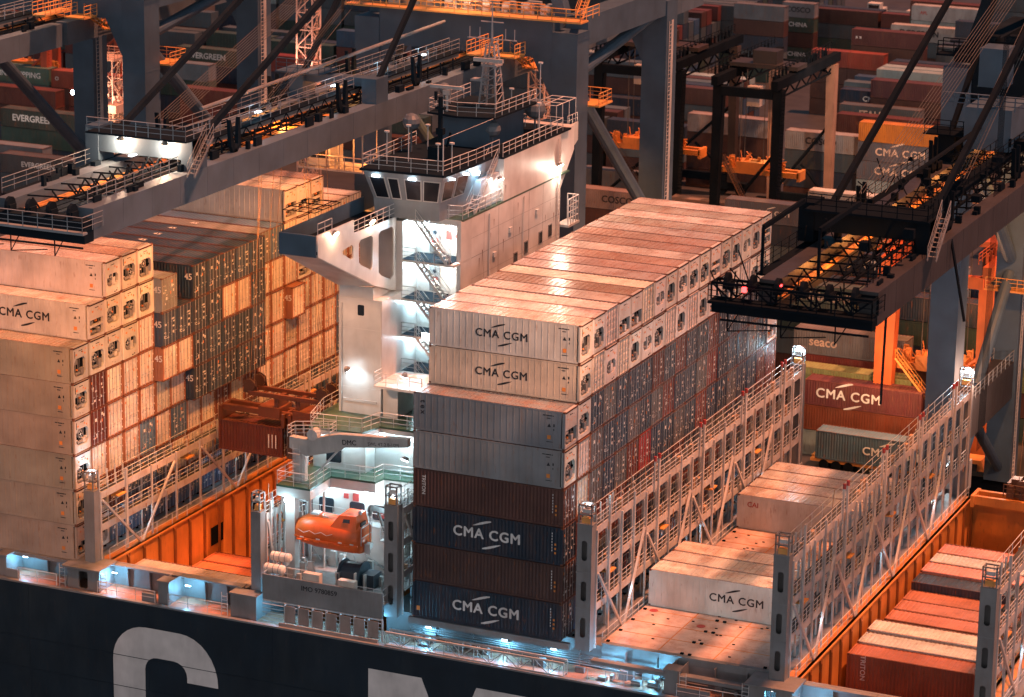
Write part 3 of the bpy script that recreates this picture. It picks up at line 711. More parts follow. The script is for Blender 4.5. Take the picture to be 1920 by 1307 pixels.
    br.each('post', 'lashing', b); gr.each('grating', 'grating', b); rl.build('railing', 'rail', b); dg.each('diagonal_brace', 'lashing', b); bx.build('lashing_gear', 'oc', b, color=(.5, .30, .18))['kind'] = 'stuff'
    
    if red and not low: caps.each('red_cap', 'redplate', b)
    for k in range(3 if y1 > 20 else 1):
        yy = 7+k*15.; f = MB(); f.tube((xb-.5, yy, levels[0]-.3), (xb-.5, yy+.5, levels[0]-.3), .09, 6); f.build('walkway_lamp', 'tube', b)
        l = lamp('POINT', (xb-.2, yy+.2, levels[0]-.55), 70, (.35, .75, 1.), .15); l.parent = b
    # yellow cable tray brackets
    m = MB()
    for i in range(0, 4): y = 3.5+i*11.; m.box(xb-.6, y, levels[0]+1.7, xb+.1, y+1.2, levels[0]+1.82)
    m.each('cable_tray', 'yelrail', b)
    return b
lashing_bridge(13.32, 14.5, [2.9, 5.75, 8.9], 'lashing bridge beside the middle container stack')
lashing_bridge(28.45, 29.62, [2.9, 5.75, 8.9], 'lashing bridge between the hatch reefers and the right hold')
lashing_bridge(43.5, 44.7, [2.9, 5.75, 8.9], 'lashing bridge at the right edge')
lashing_bridge(-28.85, -27.9, [2.6, 5.3], 'lashing bridge beside the left container stack', low=True, slots=False)
lashing_bridge(-13.85, -13.0, [2.8, 5.8], 'short lashing bridge beside the lifeboat', y1=10.5, low=True, slots=False)
lashing_bridge(-2.4, -1.3, [2.9, 5.5, 8.0], 'lashing bridge between superstructure and middle stack', low=True)
# lamps at the far ends of the bridges
def floodlamp(loc, aim, e, parent, col=COOL, m='lampW', r=.22, spot=None, size=.25):
    loc = Vector(loc); aim = Vector(aim); d = (aim-loc).normalized()
    f = MB(); f.tube(loc-d*.3, loc-d*.03, r*.6, 8, r2=r*1.15); f.tube(loc-d*.3, loc-d*.3+Vector((0, 0, -.5)), .04, 5)
    fo = f.build('floodlight', 'shipgrey', parent)
    g = MB(); g.tube(loc-d*.03, loc+d*.03, r, 10); g.build('lamp_glass', m, fo if parent is SHIP else parent)
    l = lamp('SPOT' if spot else 'POINT', tuple(loc+d*.12), e, col, size, aim if spot else None, spot)
    l.parent = fo
    return fo
floodlamp((14.0, 49.0, 10.6), (12, 40, 4), 900, SHIP, r=.42, size=.5); floodlamp((29.2, 49.0, 10.6), (27, 40, 4), 900, SHIP, r=.42, size=.5)
floodlamp((-28.3, .6, 7.0), (-29.6, 2, 9), 300, SHIP, spot=120); floodlamp((-2.0, .6, 9.3), (.5, 2, 9), 120, SHIP, spot=120)
floodlamp((13.9, .6, 10.6), (12.5, 4, 12), 160, SHIP, spot=120)
DECKC = (.18, .62, 1.)
for x, y, z, e in ((-39, .2, -.75, 40), (-34.6, .2, -.75, 40), (-26.3, .2, -.8, 45), (-19.6, .2, -.8, 45), (1.2, .3, -.8, 45), (7.5, .3, -.75, 60), (11.5, .3, -.8, 35), (16, .0, -.9, 60), (19.6, .0, -.9, 70), (29, -.3, -.8, 40), (32, -.3, -.9, 40)):
    f = MB(); f.box(x-.22, y-.04, z-.06, x+.22, y+.04, z); f.build('deck_lamp', 'tube', SHIP)
    l = lamp('POINT', (x, y-.25, z-.2), e*4.5, DECKC, .15); l.parent = SHIP
# stowed gangway truss below the middle stack
G = thing('stowed_gangway', 'long truss gangway stowed along the hull edge below the middle container stack', 'gangway')
g = MB(); t2 = MB()
for y in (-1.75, -1.05):
    g.bar((-1.4, y, -2.0), (13.2, y, -2.0), .1, .16); g.bar((-1.4, y, -.95), (13.2, y, -.95), .12, .14)
    for i in range(13):
        x = -1.4+i*14.6/12; g.bar((x, y, -2.0), (x, y, -.95), .05)
        if i < 12: g.bar((x, y, -2 if i % 2 else -.95), (x+14.6/12, y, -.95 if i % 2 else -2), .05)
g.build('truss', 'lashing', G); t2.box(-1.3, -1.7, -2.0, 13.1, -1.1, -1.93); t2.build('tread_deck', 'galv', G)
g = MB()
rr = random.Random(3)
for i in range(26): x = rr.uniform(-1, 27.5); x = x if not 20.5 < x < 22.3 else x+2; y = rr.uniform(-.9, .8); g.box(x, y, ZD, x+rr.uniform(.2, .9), y+rr.uniform(.2, .6), ZD+rr.uniform(.2, .9))
for i in range(5): z = -1.9+.22*i; g.tube((-.5, 1.0-.12*i, z), (27, 1.0-.12*i, z), .05, 5)
g.build('deck_piping', 'shipgrey', SHIP)
# ================================================================ superstructure (part of the ship)
AC = SHIP
M['wheelshade'] = mat('shaded_wheelhouse_paint', (.26, .28, .30), .45, dirt=.3, dcol=(.2, .15, .13))  # bluish shade on the wheelhouse is put into this colour
def panelbox(name, x0, y0, z0, x1, y1, z1, m='cream', seams=True, label=None):
    b = MB(); b.box(x0, y0, z0, x1, y1, z1); o = b.build(name, m, AC, label)
    return o
# main tower block; the aft (+x) face is the big plain wall
main = panelbox('accommodation_block', -11.0, 16.2, -.4, -2.85, 34.0, 27.25, label='tall white accommodation block')
upb = panelbox('upper_house', -6.4, 22.3, 27.25, -2.852, 34.0, 30.85, label='upper house with salmon lit wall')
s = MB()
for z in (27.3, 24.0, 20.6, 17.2, 13.8, 10.4): s.box(-2.85, 16.2, z, -2.842, 34, z+.035)
for y in (21.4, 27.5): s.box(-2.85, y, 0, -2.843, y+.03, 27.2)
for y in (18.6, 24.4, 30.4): s.box(-2.85, y, 0, -2.845, y+.02, 27.2)
for z in (25.6, 22.3, 18.9): s.box(-2.85, 16.2, z, -2.845, 34, z+.02)
s.build('plate_seams', 'shipgrey', main)['kind'] = 'stuff'
s = MB(); s.tube((-2.75, 19.4, 12), (-2.75, 19.4, 27), .06, 6); s.tube((-2.75, 26.1, 14), (-2.75, 26.1, 27), .04, 6); ladder(s, (-2.7, 33.4, 18), (-2.7, 33.4, 30.6), .5, .03, .35, (0, 1, 0))
for y, z in ((23.4, 24.6), (28.8, 25.0), (20.3, 23.2)): s.box(-2.84, y, z, -2.7, y+.5, z+.4)
s.each('wall_fitting', 'cream', main)
s = MB(); rq = random.Random(8)
for k in range(16): y = rq.uniform(16.6, 33.6); z = rq.uniform(19, 30) if y > 22.5 else rq.uniform(19, 26.6); hh_ = rq.uniform(.5, 1.8); s.prism([(y, z), (y+rq.uniform(.06, .14), z), (y+.04, z-hh_)], 'x', -2.85, -2.846)
s.build('rust_runs', 'rustline', main)['kind'] = 'stuff'
for i, (y, z) in enumerate([(17.3, 18.6), (18.9, 18.6), (31.6, 22.5), (29.6, 22.3), (26.6, 22.1), (24.5, 21.6)]):
    w = MB(); w.box(-2.855, y, z, -2.80, y+.72, z+1.05); f = w.build('window_frame', 'shipgrey', main); g = MB(); g.box(-2.80, y+.08, z+.08, -2.785, y+.64, z+.97); g.build('window_pane', 'glass', main)
# side shaft under the wing (faces the camera side)
sh = panelbox('side_shaft', -11.2, 9.7, 12.1, -7.45, 16.2, 21.45, label='tall white shaft below the bridge wing')
u_ = MB(); u_.box(-11.2, 9.75, 21.46, -8.25, 13.25, 22.4); u_.box(-11.2, 13.3, 21.46, -7.45, 16.2, 27.1); u_.each('shaft_top', 'cream', AC)
s = MB()
for z in (14.2, 19.0): s.box(-11.2, 9.69, z, -7.45, 9.70, z+.035)
s.box(-10.8, 9.62, 13.05, -7.9, 9.7, 13.25); s.tube((-10.95, 9.62, 12.2), (-10.95, 9.62, 21), .05, 5); s.tube((-7.5, 9.64, 12.2), (-7.5, 9.64, 21), .05, 5)
s.build('plate_seam', 'cream', sh)
w = MB(); w.prism(rrect(-9.55, 20.1, -9.0, 20.95, .1), 'y', 9.66, 9.7); w.build('window', 'glass', sh)
# stair recess between shaft and main block: floors, doors, stairs, signs
FL = [12.1, 15.05, 18.0, 20.95, 24.1]
rec = MB()
for z in FL[1:]: rec.box(-7.45, 13.0, z-.18, -2.85, 16.2, z)
rec.box(-7.44, 15.9, 12.1, -2.86, 16.19, 27.25); rec.box(-3.2, 14.2, 12.1, -2.852, 16.2, 27.25)
rec.each('stair_landing', 'cream', AC)
rec = MB()
for z in FL[1:]: rec.box(-7.4, 13.02, z, -3.25, 15.88, z+.012)
rec.each('landing_floor', 'cranedark', AC)
rc = MB(); stt = MB(); dr = MB(); sg = MB(); dk = MB()
for i, z in enumerate(FL):
    rail(rc, [(-7.4, 13.05, z), (-6.1, 13.05, z)], 1.0, 1.3, .03, 2)
    rail(rc, [(-4.6, 13.05, z), (-3.3, 13.05, z)], 1.0, 1.3, .03, 2) if i else None
    z2 = FL[i+1] if i+1 < len(FL) else 27.3
    stair(stt, (-3.5, 13.35, z), (-6.2, 13.35, z2), .75, (0, 1, 0), 11)
    dr.box(-6.3, 15.82, z+.15, -5.4, 15.9, z+2.15); dk.tube((-5.85, 15.80, z+1.75), (-5.85, 15.82, z+1.75), .17, 10); sg.box(-6.15, 15.80, z+.95, -5.55, 15.82, z+1.3)
    sg.box(-4.9, 15.84, z+1.3, -4.4, 15.9, z+2.0) if i == 4 else None
    sg.box(-4.1, 15.84, z+1.5, -3.5, 15.9, z+1.8) if i == 4 else None
rc.build('landing_railing', 'rail', AC); stt.build('stairway', 'galv', AC); d_ = dr.each('door', 'shipgrey', AC)[0]; dk.each('porthole', 'glass', d_); sg.each('notice_board', 'redplate', AC)
for i, z in enumerate(FL):
    f = MB(); f.tube((-7.0, 15.3, z+2.35), (-6.9, 15.8, z+2.35), .16, 8); f.build('bulkhead_lamp', 'lampW', AC)
    l = lamp('POINT', (-6.9, 14.9, z+2.2), 260 if i != 4 else 560, COOL, .2); l.parent = AC
f = MB(); f.box(-5.6, 13.0, 17.75, -3.3, 13.12, 18.35); f.build('strip_lamp', 'tube', AC)
f = MB(); f.tube((-4.2, 14.9, 26.6), (-4.2, 15.3, 26.6), .2, 8); f.build('bulkhead_lamp', 'lampW', AC); l = lamp('POINT', (-4.4, 14.4, 26.2), 420, (1, .93, .85), .2); l.parent = AC
l = lamp('POINT', (-4.4, 14.2, 22.8), 260, (1, .93, .85), .2); l.parent = AC
# small balcony and lower step
b = MB(); b.box(-7.45, 8.2, 14.85, -3.2, 13.0, 15.05); b.build('balcony', 'cream', AC)
b = MB(); rail(b, [(-7.4, 8.25, 15.05), (-3.3, 8.25, 15.05)], 1.05, 1.1, .03, 2); rail(b, [(-7.4, 8.25, 15.05), (-7.4, 9.7, 15.05)], 1.05, 1.1, .03, 2); b.build('balcony_railing', 'rail', AC)
b = MB(); b.box(-7.4, 9.8, 12.1, -6.1, 13.0, 14.85); b.build('corner_house', 'cream', AC)
# decks below
b = MB(); D1 = [(-11.3, 4.8), (-6.9, 5.2), (-6.4, 7.3), (-2.9, 7.4), (-2.9, 16.2), (-12.3, 16.2), (-12.3, 9.0)]
b.prism(D1, 'z', 11.95, 12.1); b.build('boat_deck', 'deckgreen', AC)
b = MB(); b.prism([(x*1.0, y-.02) for x, y in D1], 'z', 11.6, 11.94); b.build('deck_edge', 'cream', AC)
b = MB(); rail(b, [(-12.2, 9.0, 12.1), (-11.2, 4.9, 12.1), (-6.95, 5.3, 12.1), (-6.45, 7.4, 12.1), (-3.0, 7.5, 12.1)], 1.1, 1.2, .03, 2); rail(b, [(-12.2, 9, 12.1), (-12.2, 16, 12.1)], 1.1, 1.3, .03, 2); b.build('deck_railing', 'rail', AC)
hs = panelbox('lower_house', -12.1, 7.0, 8.2, -7.5, 16.2, 11.6, label='deckhouse with one lit window'); 
hs2 = MB(); hs2.box(-7.5, 8.6, 8.2, -2.9, 16.2, 11.6); hs2.build('lower_house', 'cream', AC)
b = MB(); b.prism(rrect(-10.9, 8.75, -9.6, 9.95, .15), 'y', 6.93, 7.0); w = b.build('window', 'glass', hs)
D2 = [(-12.45, 1.55), (-9.5, 1.55), (-9.6, 5.2), (-5.85, 5.4), (-5.7, 6.6), (-2.9, 6.8), (-2.9, 16.2), (-12.5, 16.2)]
b = MB(); b.prism(D2, 'z', 8.05, 8.2); b.build('embarkation_deck', 'deckgreen', AC)
b = MB(); b.prism(D2, 'z', 7.3, 8.04); b.build('deck_edge', 'cream', AC)
b = MB(); rail(b, [(-12.4, 8, 8.2), (-12.4, 1.65, 8.2), (-9.6, 1.65, 8.2), (-9.7, 5.3, 8.2), (-5.95, 5.5, 8.2), (-5.8, 6.7, 8.2), (-3.0, 6.9, 8.2)], 1.1, 1.2, .03, 2); b.build('deck_railing', 'rail', AC)
lw = panelbox('lower_house', -12.2, 7.1, -.4, -2.9, 16.2, 7.3, label='lower deckhouse behind the lifeboat')
b = MB()
for x in (-11.6, -8.9, -6.9): b.prism(rrect(x, 4.5, x+1.3, 5.7, .2), 'y', 7.03, 7.1)
b.each('window', 'glass', lw); b = MB(); b.box(-9.4, 7.0, 5.9, -9.0, 7.1, 6.3); b.box(-8.6, 7.0, 5.8, -8.1, 7.1, 6.4); b.box(-6.2, 7.0, 4.7, -5.2, 7.1, 5.4); b.each('notice_board', 'redplate', lw)
b = MB(); b.box(-12.4, 6.0, 7.28, -12.0, 1.7, 7.3); b.box(-11.9, 2.0, .8, -11.1, 2.8, 7.3); b.box(-3.6, 4.6, .8, -2.9, 7.1, 7.3); b.each('support_pillar', 'cream', AC)
for x, y, z, e in ((-10.6, 6.6, 11.2, 180), (-8.6, 6.3, 11.0, 60), (-6.6, 8.1, 11.2, 200), (-4.4, 8.0, 11.0, 120), (-11.0, 6.5, 7.0, 260), (-7.2, 6.5, 7.0, 260), (-11.6, 1.6, 7.0, 160), (-4.5, 5.5, 7.0, 110), (-8.5, 5.0, 3.4, 90), (-3.4, 4.6, 3.2, 90)):
    f = MB(); f.tube((x, y, z), (x, y+.35, z), .2, 8); f.build('bulkhead_lamp', 'lampW', AC); l = lamp('POINT', (x, y-.3, z-.15), e, COOL, .2); l.parent = AC
floodlamp((-9.9, 8.6, 15.9), (-9.6, 9.7, 14.6), 160, AC, spot=110, r=.25)
floodlamp((-3.9, 6.6, 9.9), (-6, 4, 3), 200, AC, spot=120, r=.3); floodlamp((-4.8, 8.3, 16.1), (-6, 9, 12), 120, AC, spot=130, r=.25)
# lifeboat deck: bulwark with number, fairlead panels, deck machinery
b = MB(); b.box(-12.3, -1.05, -.28, -2.0, -.95, 1.75); b.box(-12.3, -1.0, .7, -2.0, 7.1, .8); b.build('lifeboat_deck_bulwark', 'shipgrey', AC)
letters('IMO 9780859', (-7.4, -1.06, 1.1), .55, AC, .015, 'black')
b = MB()
for i in range(7): x = -10.2+i*1.19; b.box(x, -1.35, ZD+.35, x+.88, -1.3, -.42)
b.box(-10.5, -1.75, ZD, -2.1, -1.65, ZD+.42); b.each('fairlead_panel', 'oc', AC, color=(.34, .27, .24))
b = MB()
for i in range(8): x = -10.3+i*1.19; b.box(x, -1.3, ZD+.1, x+.12, -1.2, -.28)
for i in range(5): b.tube((-12.2, -1.25, ZD+.2+i*.35), (-2, -1.25, ZD+.2+i*.35), .03, 4)
b.box(-12.2, -1.2, -.36, -2, -1.0, -.28); b.build('side_opening_frame', 'rail', AC)
for x in (-11.5, -9.4, -7, -4.6, -2.6): l = lamp('POINT', (x, -.6, -.7), 110, DECKC, .2); l.parent = AC
b = MB(); b.box(-8.9, -.85, .8, -7.5, -.3, 2.3); b.box(-5.9, -.85, .8, -4.5, -.3, 2.2); b.each('deck_locker', 'oc', AC, color=(.62, .5, .42))
b = MB(); b.tube((-7.2, 2.6, 1.5), (-5.4, 2.6, 1.5), .95, 14); b.tube((-7.2, 2.6, 1.5), (-7.05, 2.6, 1.5), 1.15, 14); b.tube((-5.5, 2.6, 1.5), (-5.35, 2.6, 1.5), 1.15, 14); b.box(-5.2, 1.8, .8, -4.2, 3.2, 1.9); b.build('winch', 'oc', AC, color=(.03, .05, .07))
b = MB(); b.tube((-10.6, 3.6, .8), (-10.6, 3.6, 7.2), .13, 8); b.tube((-9.9, 4.6, .8), (-9.9, 4.6, 7.2), .1, 8)
rr = random.Random(5)
for i in range(24): x = rr.uniform(-11.5, -2.6); y = rr.uniform(.2, 5.5); q = rr.uniform(.4, 1.6); b.box(x, y, .8, x+rr.uniform(.08, .5), y+.3, .8+q)
for i in range(10): x = rr.uniform(-11.5, -3); b.tube((x, rr.uniform(3, 6.5), .8), (x+rr.uniform(-.8, .8), rr.uniform(3, 6.5), 3.4), .04, 5)
b.build('deck_fittings', 'galv', AC)['kind'] = 'stuff'
b = MB(); rail(b, [(-12.2, -.9, .8), (-12.2, 3, .8)]); rail(b, [(-11.8, .9, .8), (-9.3, .9, .8)], 1., .6); rail(b, [(-4.4, -.7, .8), (-2.2, -.7, .8), (-2.2, 4, .8)], 1.1, .8)
rail(b, [(-12.3, 3.4, 4.2), (-12.3, 6.9, 4.2)], 1.1, .8); rail(b, [(-4.8, 4.2, 4.0), (-2.6, 4.2, 4.0), (-2.6, 7, 4.)], 1.1, .7, .03, 2); stair(b, (-2.4, 5.5, .8), (-4.4, 5.5, 4.0)); rail(b, [(-12.1, 6.0, 4.3), (-3, 6.0, 4.3)], 1.1, 1.2)
b.box(-12.1, 6.0, 4.2, -2.9, 7.1, 4.3); b.box(-4.8, 4.1, 3.9, -2.6, 7.1, 4.0); b.build('access_railing', 'rail', AC)
# davits
for x in (-12.35, -5.1):
    d = MB(); d.bar((x, 6.6, .8), (x, 6.2, 5.6), .28, .4); d.bar((x, 6.2, 5.6), (x, 3.2, 6.9), .28, .4); d.bar((x, 3.2, 6.9), (x, 2.9, 6.3), .2, .3); d.bar((x, 6.3, 3), (x, 4.4, 6.2), .15, .2); d.box(x-.1, 5.8, 2.8, x+.25, 7, 3.0); d.tube((x, 3.0, 6.5), (x, 3.0, 4.2), .035, 5)
    d.tube((x-.12, 3.1, 6.8), (x+.12, 3.1, 6.8), .3, 10)
    d.build('davit', 'shipgrey', AC, 'lifeboat davit arm')
# lifeboat: a thing of its own
LB = thing('lifeboat', 'bright orange enclosed lifeboat with raised cabin hanging beside the deckhouse', 'lifeboat', (-11.6, 2.9, 3.1))
def sect(x, w, zb, zt, p=2.4):
    o = []
    for i in range(18):
        a = 2*math.pi*i/18; c, s_ = math.cos(a), math.sin(a)
        yy = w*abs(c)**(2/p)*(1 if c > 0 else -1); zz = (zb+zt)/2+(zt-zb)/2*abs(s_)**(2/p)*(1 if s_ > 0 else -1)
        o.append((x, yy, zz))
    return o
mb = MB(); mb.loft([sect(0, .18, 1.2, 1.6, 2), sect(.2, .62, .75, 1.95, 2), sect(.6, .98, .48, 2.3, 2.2), sect(1.3, 1.22, .3, 2.62), sect(2.3, 1.36, .18, 2.78), sect(3.6, 1.38, .15, 2.72), sect(4.4, 1.36, .15, 2.62, 2.8), sect(5.4, 1.3, .18, 2.5, 3), sect(6.1, 1.2, .25, 2.4, 3.4)])
hullb = mb.build('hull', 'boat', LB, smooth=True)
mb = MB(); mb.loft([[(3.4, -1.36, 1.4), (3.4, 1.36, 1.4), (3.4, 1.2, 1.9), (3.4, -1.2, 1.9)], [(4.2, -1.33, 1.4), (4.2, 1.33, 1.4), (4.4, .95, 3.25), (4.4, -.95, 3.25)], [(6.0, -1.25, 1.4), (6.0, 1.25, 1.4), (5.75, .85, 3.28), (5.75, -.85, 3.28)]])
cabin = mb.build('cabin', 'boat', LB)
mb = MB(); mb.quad((4.75, -1.09, 2.72), (5.35, -1.07, 2.74), (5.33, -1.0, 3.02), (4.78, -1.02, 3.0)); mb.box(5.95, -.5, 2.3, 6.05, .3, 2.7); mb.build('window', 'glass', cabin)
mb = MB()
for i, x in enumerate((.9, 1.6, 2.4, 3.2, 4.2, 5.0)): mb.box(x, -1.44, .92, x+.4, -1.28, .98)
mb.loft([[(x, -w-.05, .98), (x, -w+.05, .98), (x, -w+.05, 1.08), (x, -w-.05, 1.08)] for x, w in ((.3, .78), (1.3, 1.22), (2.3, 1.37), (3.6, 1.4), (6.1, 1.22))])
mb.build('rubbing_strake', 'boat', LB)
mb = MB()
for x in (1.0, 2.0, 3.0): mb.tube((x, -1.34, 1.75), (x+.5, -1.36, 1.55), .018, 4); mb.tube((x+.5, -1.36, 1.55), (x+1., -1.36, 1.75), .018, 4)
mb.box(1.6, -.35, 2.72, 2.3, .35, 2.86); mb.box(.5, -.12, 2.2, .75, .12, 2.7); mb.box(5.6, -.12, 3.2, 5.8, .12, 3.5); mb.tube((2.8, -.6, 2.78), (3.3, -.6, 2.78), .03, 5)
mb.build('grab_line', 'rail', LB)
mb = MB()
for x in (1.2, 2.6, 4.5, 5.5): mb.box(x, -1.39, 1.12, x+.3, -1.34, 1.2)
mb.build('reflective_tape', 'white', LB)
mb = MB(); mb.tube((6.15, .4, .7), (6.5, .4, .7), .25, 8); mb.box(6.1, -.03, .1, 6.6, .03, .9); mb.tube((6.25, -.9, 1), (6.25, -.9, 2.4), .03, 5); mb.tube((6.25, .9, 1), (6.25, .9, 2.4), .03, 5); mb.tube((6.25, -.9, 2.4), (6.25, .9, 2.4), .03, 5); mb.tube((6.25, -.9, 1.6), (6.25, .9, 1.6), .03, 5); mb.build('stern_rail', 'rail', LB)
# life rafts
for (x, y, z, lab) in ((-11.5, .5, 2.75, 'upper white liferaft canister, stacked beside the lifeboat deck'), (-11.75, -.1, 1.95, 'lower white liferaft canister with bands, beside the lifeboat deck')):
    t = thing('liferaft_canister', lab, 'liferaft', (x, y, z), 'liferaft canisters'); mb = MB(); mb.tube((-.75, 0, 0), (.75, 0, 0), .36, 14); mb.tube((-.9, 0, 0), (-.75, 0, 0), .2, 14, r2=.36); mb.tube((.75, 0, 0), (.9, 0, 0), .36, 14, r2=.2); mb.build('shell', 'raft', t, smooth=False)
    s_ = MB(); [s_.tube((u, 0, 0), (u+.06, 0, 0), .375, 14) for u in (-.5, -.03, .44)]; s_.build('band', 'shipgrey', t); c = MB(); c.box(-.6, -.25, -.6, -.5, .25, -.3); c.box(.5, -.25, -.6, .6, .25, -.3); c.build('cradle', 'rail', t)
# provision crane
pc = MB(); pc.tube((-11.3, 3.4, 8.2), (-11.3, 3.4, 11.2), .55, 14); pc.build('crane_pedestal', 'cream', AC, 'provision crane pedestal')
pc = MB(); pc.prism([(-11.9, 10.9), (-10.4, 10.4), (-7.6, 11.2), (-7.2, 11.55), (-1.8, 12.3), (-1.8, 12.95), (-7.6, 12.55), (-8.4, 12.35), (-10.4, 11.75), (-11.9, 11.8)], 'y', 2.7, 3.3)
pj = pc.build('crane_jib', 'oc', AC, 'grey provision crane jib with black lettering', color=(.50, .47, .44))
letters('DMC', (-6.75, 2.695, 12.0), .55, pj, .02, 'black', (0, R(-5), 0)); letters('SWL 4T 2.8-10M', (-3.85, 2.695, 12.24), .38, pj, .008, 'black', (0, R(-5), 0))
pc = MB(); rail(pc, [(-12, 2.6, 11.8), (-8.4, 2.6, 12.3), (-8.4, 3.8, 12.3), (-12, 3.8, 11.8)], .9, .8, .03, 2, True); pc.tube((-9.9, 2.6, 12.2), (-9.9, 3.4, 12.2), .45, 12); ladder(pc, (-11.3, 2.7, 8.3), (-11.3, 2.7, 11.2), .6)
for z in (9.0, 9.8, 10.6): pc.tube((-11.8, 2.3, z), (-10.8, 2.3, z), .03, 4)
pc.bar((-9.8, 2.9, 8.9), (-7.7, 2.9, 11.3), .14); pc.build('crane_platform', 'rail', AC)
# bridge wings -------------------------------------------------------------
def wing(sgn):
    Y = (lambda y: y) if sgn > 0 else (lambda y: 50.2-y)
    t = MB(); X0, X1 = -11.2, -8.05
    t.prism([(X0, Y(0)), (X1, Y(0)), (X1, Y(13.9)), (X0, Y(13.9))], 'z', 27.15, 27.4) ; o = t.build('bridge_wing', 'cranedark', AC, 'bridge wing deck')
    outer = [(0.02, 27.0), (.02, 28.65), (5.95, 28.62), (5.95, 27.6), (13.25, 27.42), (13.3, 21.4), (9.48, 22.69)]
    holes = [[(4.0, 26.52), (4.36, 26.7), (5.6, 26.77), (5.82, 26.55), (5.78, 25.72), (5.45, 25.65), (4.2, 26.3)], [(6.78, 26.6), (7.1, 26.86), (8.88, 26.82), (9.16, 26.6), (9.13, 24.3), (8.9, 24.07), (7.1, 24.88), (6.77, 25.15)], [(10.15, 26.6), (10.5, 26.83), (12.5, 26.76), (12.8, 26.5), (12.8, 22.85), (12.2, 22.58), (10.6, 23.28), (10.17, 23.6)]]
    outer = [(Y(a), b) for a, b in outer]; holes = [[(Y(a), b) for a, b in h_] for h_ in holes]
    holed(outer, holes, .12, 'x', X1, 'wing_gusset', 'cream', o)
    b = MB()    # outer end bulwark and sloped underside, far side bulwark
    b.prism([(X0, 26.96), (X1-.06, 26.96), (X1-.06, 28.6), (X0, 28.6)], 'y', Y(-.12), Y(.1)); b.box(X0, Y(0.1), 27.4, X0+.08, Y(13.9), 28.6)
    b.build('wing_end_bulwark', 'crane', o)
    b = MB(); k = len(b.v)
    b.loft([[(X0, Y(.1), 26.95), (X1-.06, Y(.1), 26.95), (X1-.06, Y(.1), 27.1), (X0, Y(.1), 27.1)], [(X0, Y(9.7), 22.3), (X1-.06, Y(9.4), 22.65), (X1-.06, Y(9.4), 22.8), (X0, Y(9.7), 22.45)]])
    b.loft([[(X0, Y(.1), 26.95), (X0+.1, Y(.1), 26.95), (X0+.1, Y(.1), 27.14), (X0, Y(.1), 27.14)], [(X0, Y(9.7), 22.3), (X0+.1, Y(9.7), 22.3), (X0+.1, Y(9.7), 27.14), (X0, Y(9.7), 27.14)]])
    b.build('wing_underside', 'cream', o)
    r_ = MB(); rail(r_, [(X1, Y(5.7), 27.4), (X1, Y(13.2), 27.4)], 1.1, 1.1, .035, 2); rail(r_, [(X1, Y(.1), 28.6), (X1, Y(2.4), 28.6)], .9, 1.2, .03, 1); r_.build('wing_railing', 'rail', o)
    floodlamp((X1+.3, Y(2.5), 28.25), (X1+3, Y(2.0), 26), 170, o, (1, .66, .42), 'lampY', .26, None); floodlamp((X1+.3, Y(8.6), 27.95), (X1+3, Y(8), 26), 170, o, (1, .66, .42), 'lampY', .26, None)
    return o
wing(1); wing(-1)
c = MB()
for a in (-11.0, -10.0, -9.0, -8.3): c.tube((a, .15, 30.3), (a, 4.3, 30.3), .035, 4)
for y in (.15, 1.5, 2.9, 4.3): c.tube((-11.0, y, 30.3), (-8.3, y, 30.3), .035, 4)
for y in (.15, 4.3): c.tube((-11.0, y, 28.6), (-11.0, y, 30.3), .035, 4)
c.build('awning_frame', 'dark', AC)
c = MB()
for a in (-10.5, -9.4, -8.2): c.tube((a, 45.6, 30.8), (a, 50, 30.8), .04, 4)
for y in (45.6, 47, 48.5, 50): c.tube((-10.5, y, 30.8), (-8.2, y, 30.8), .04, 4); c.tube((-8.2, y, 28.6), (-8.2, y, 30.8), .04, 4)
c.build('awning_frame', 'rail', AC)
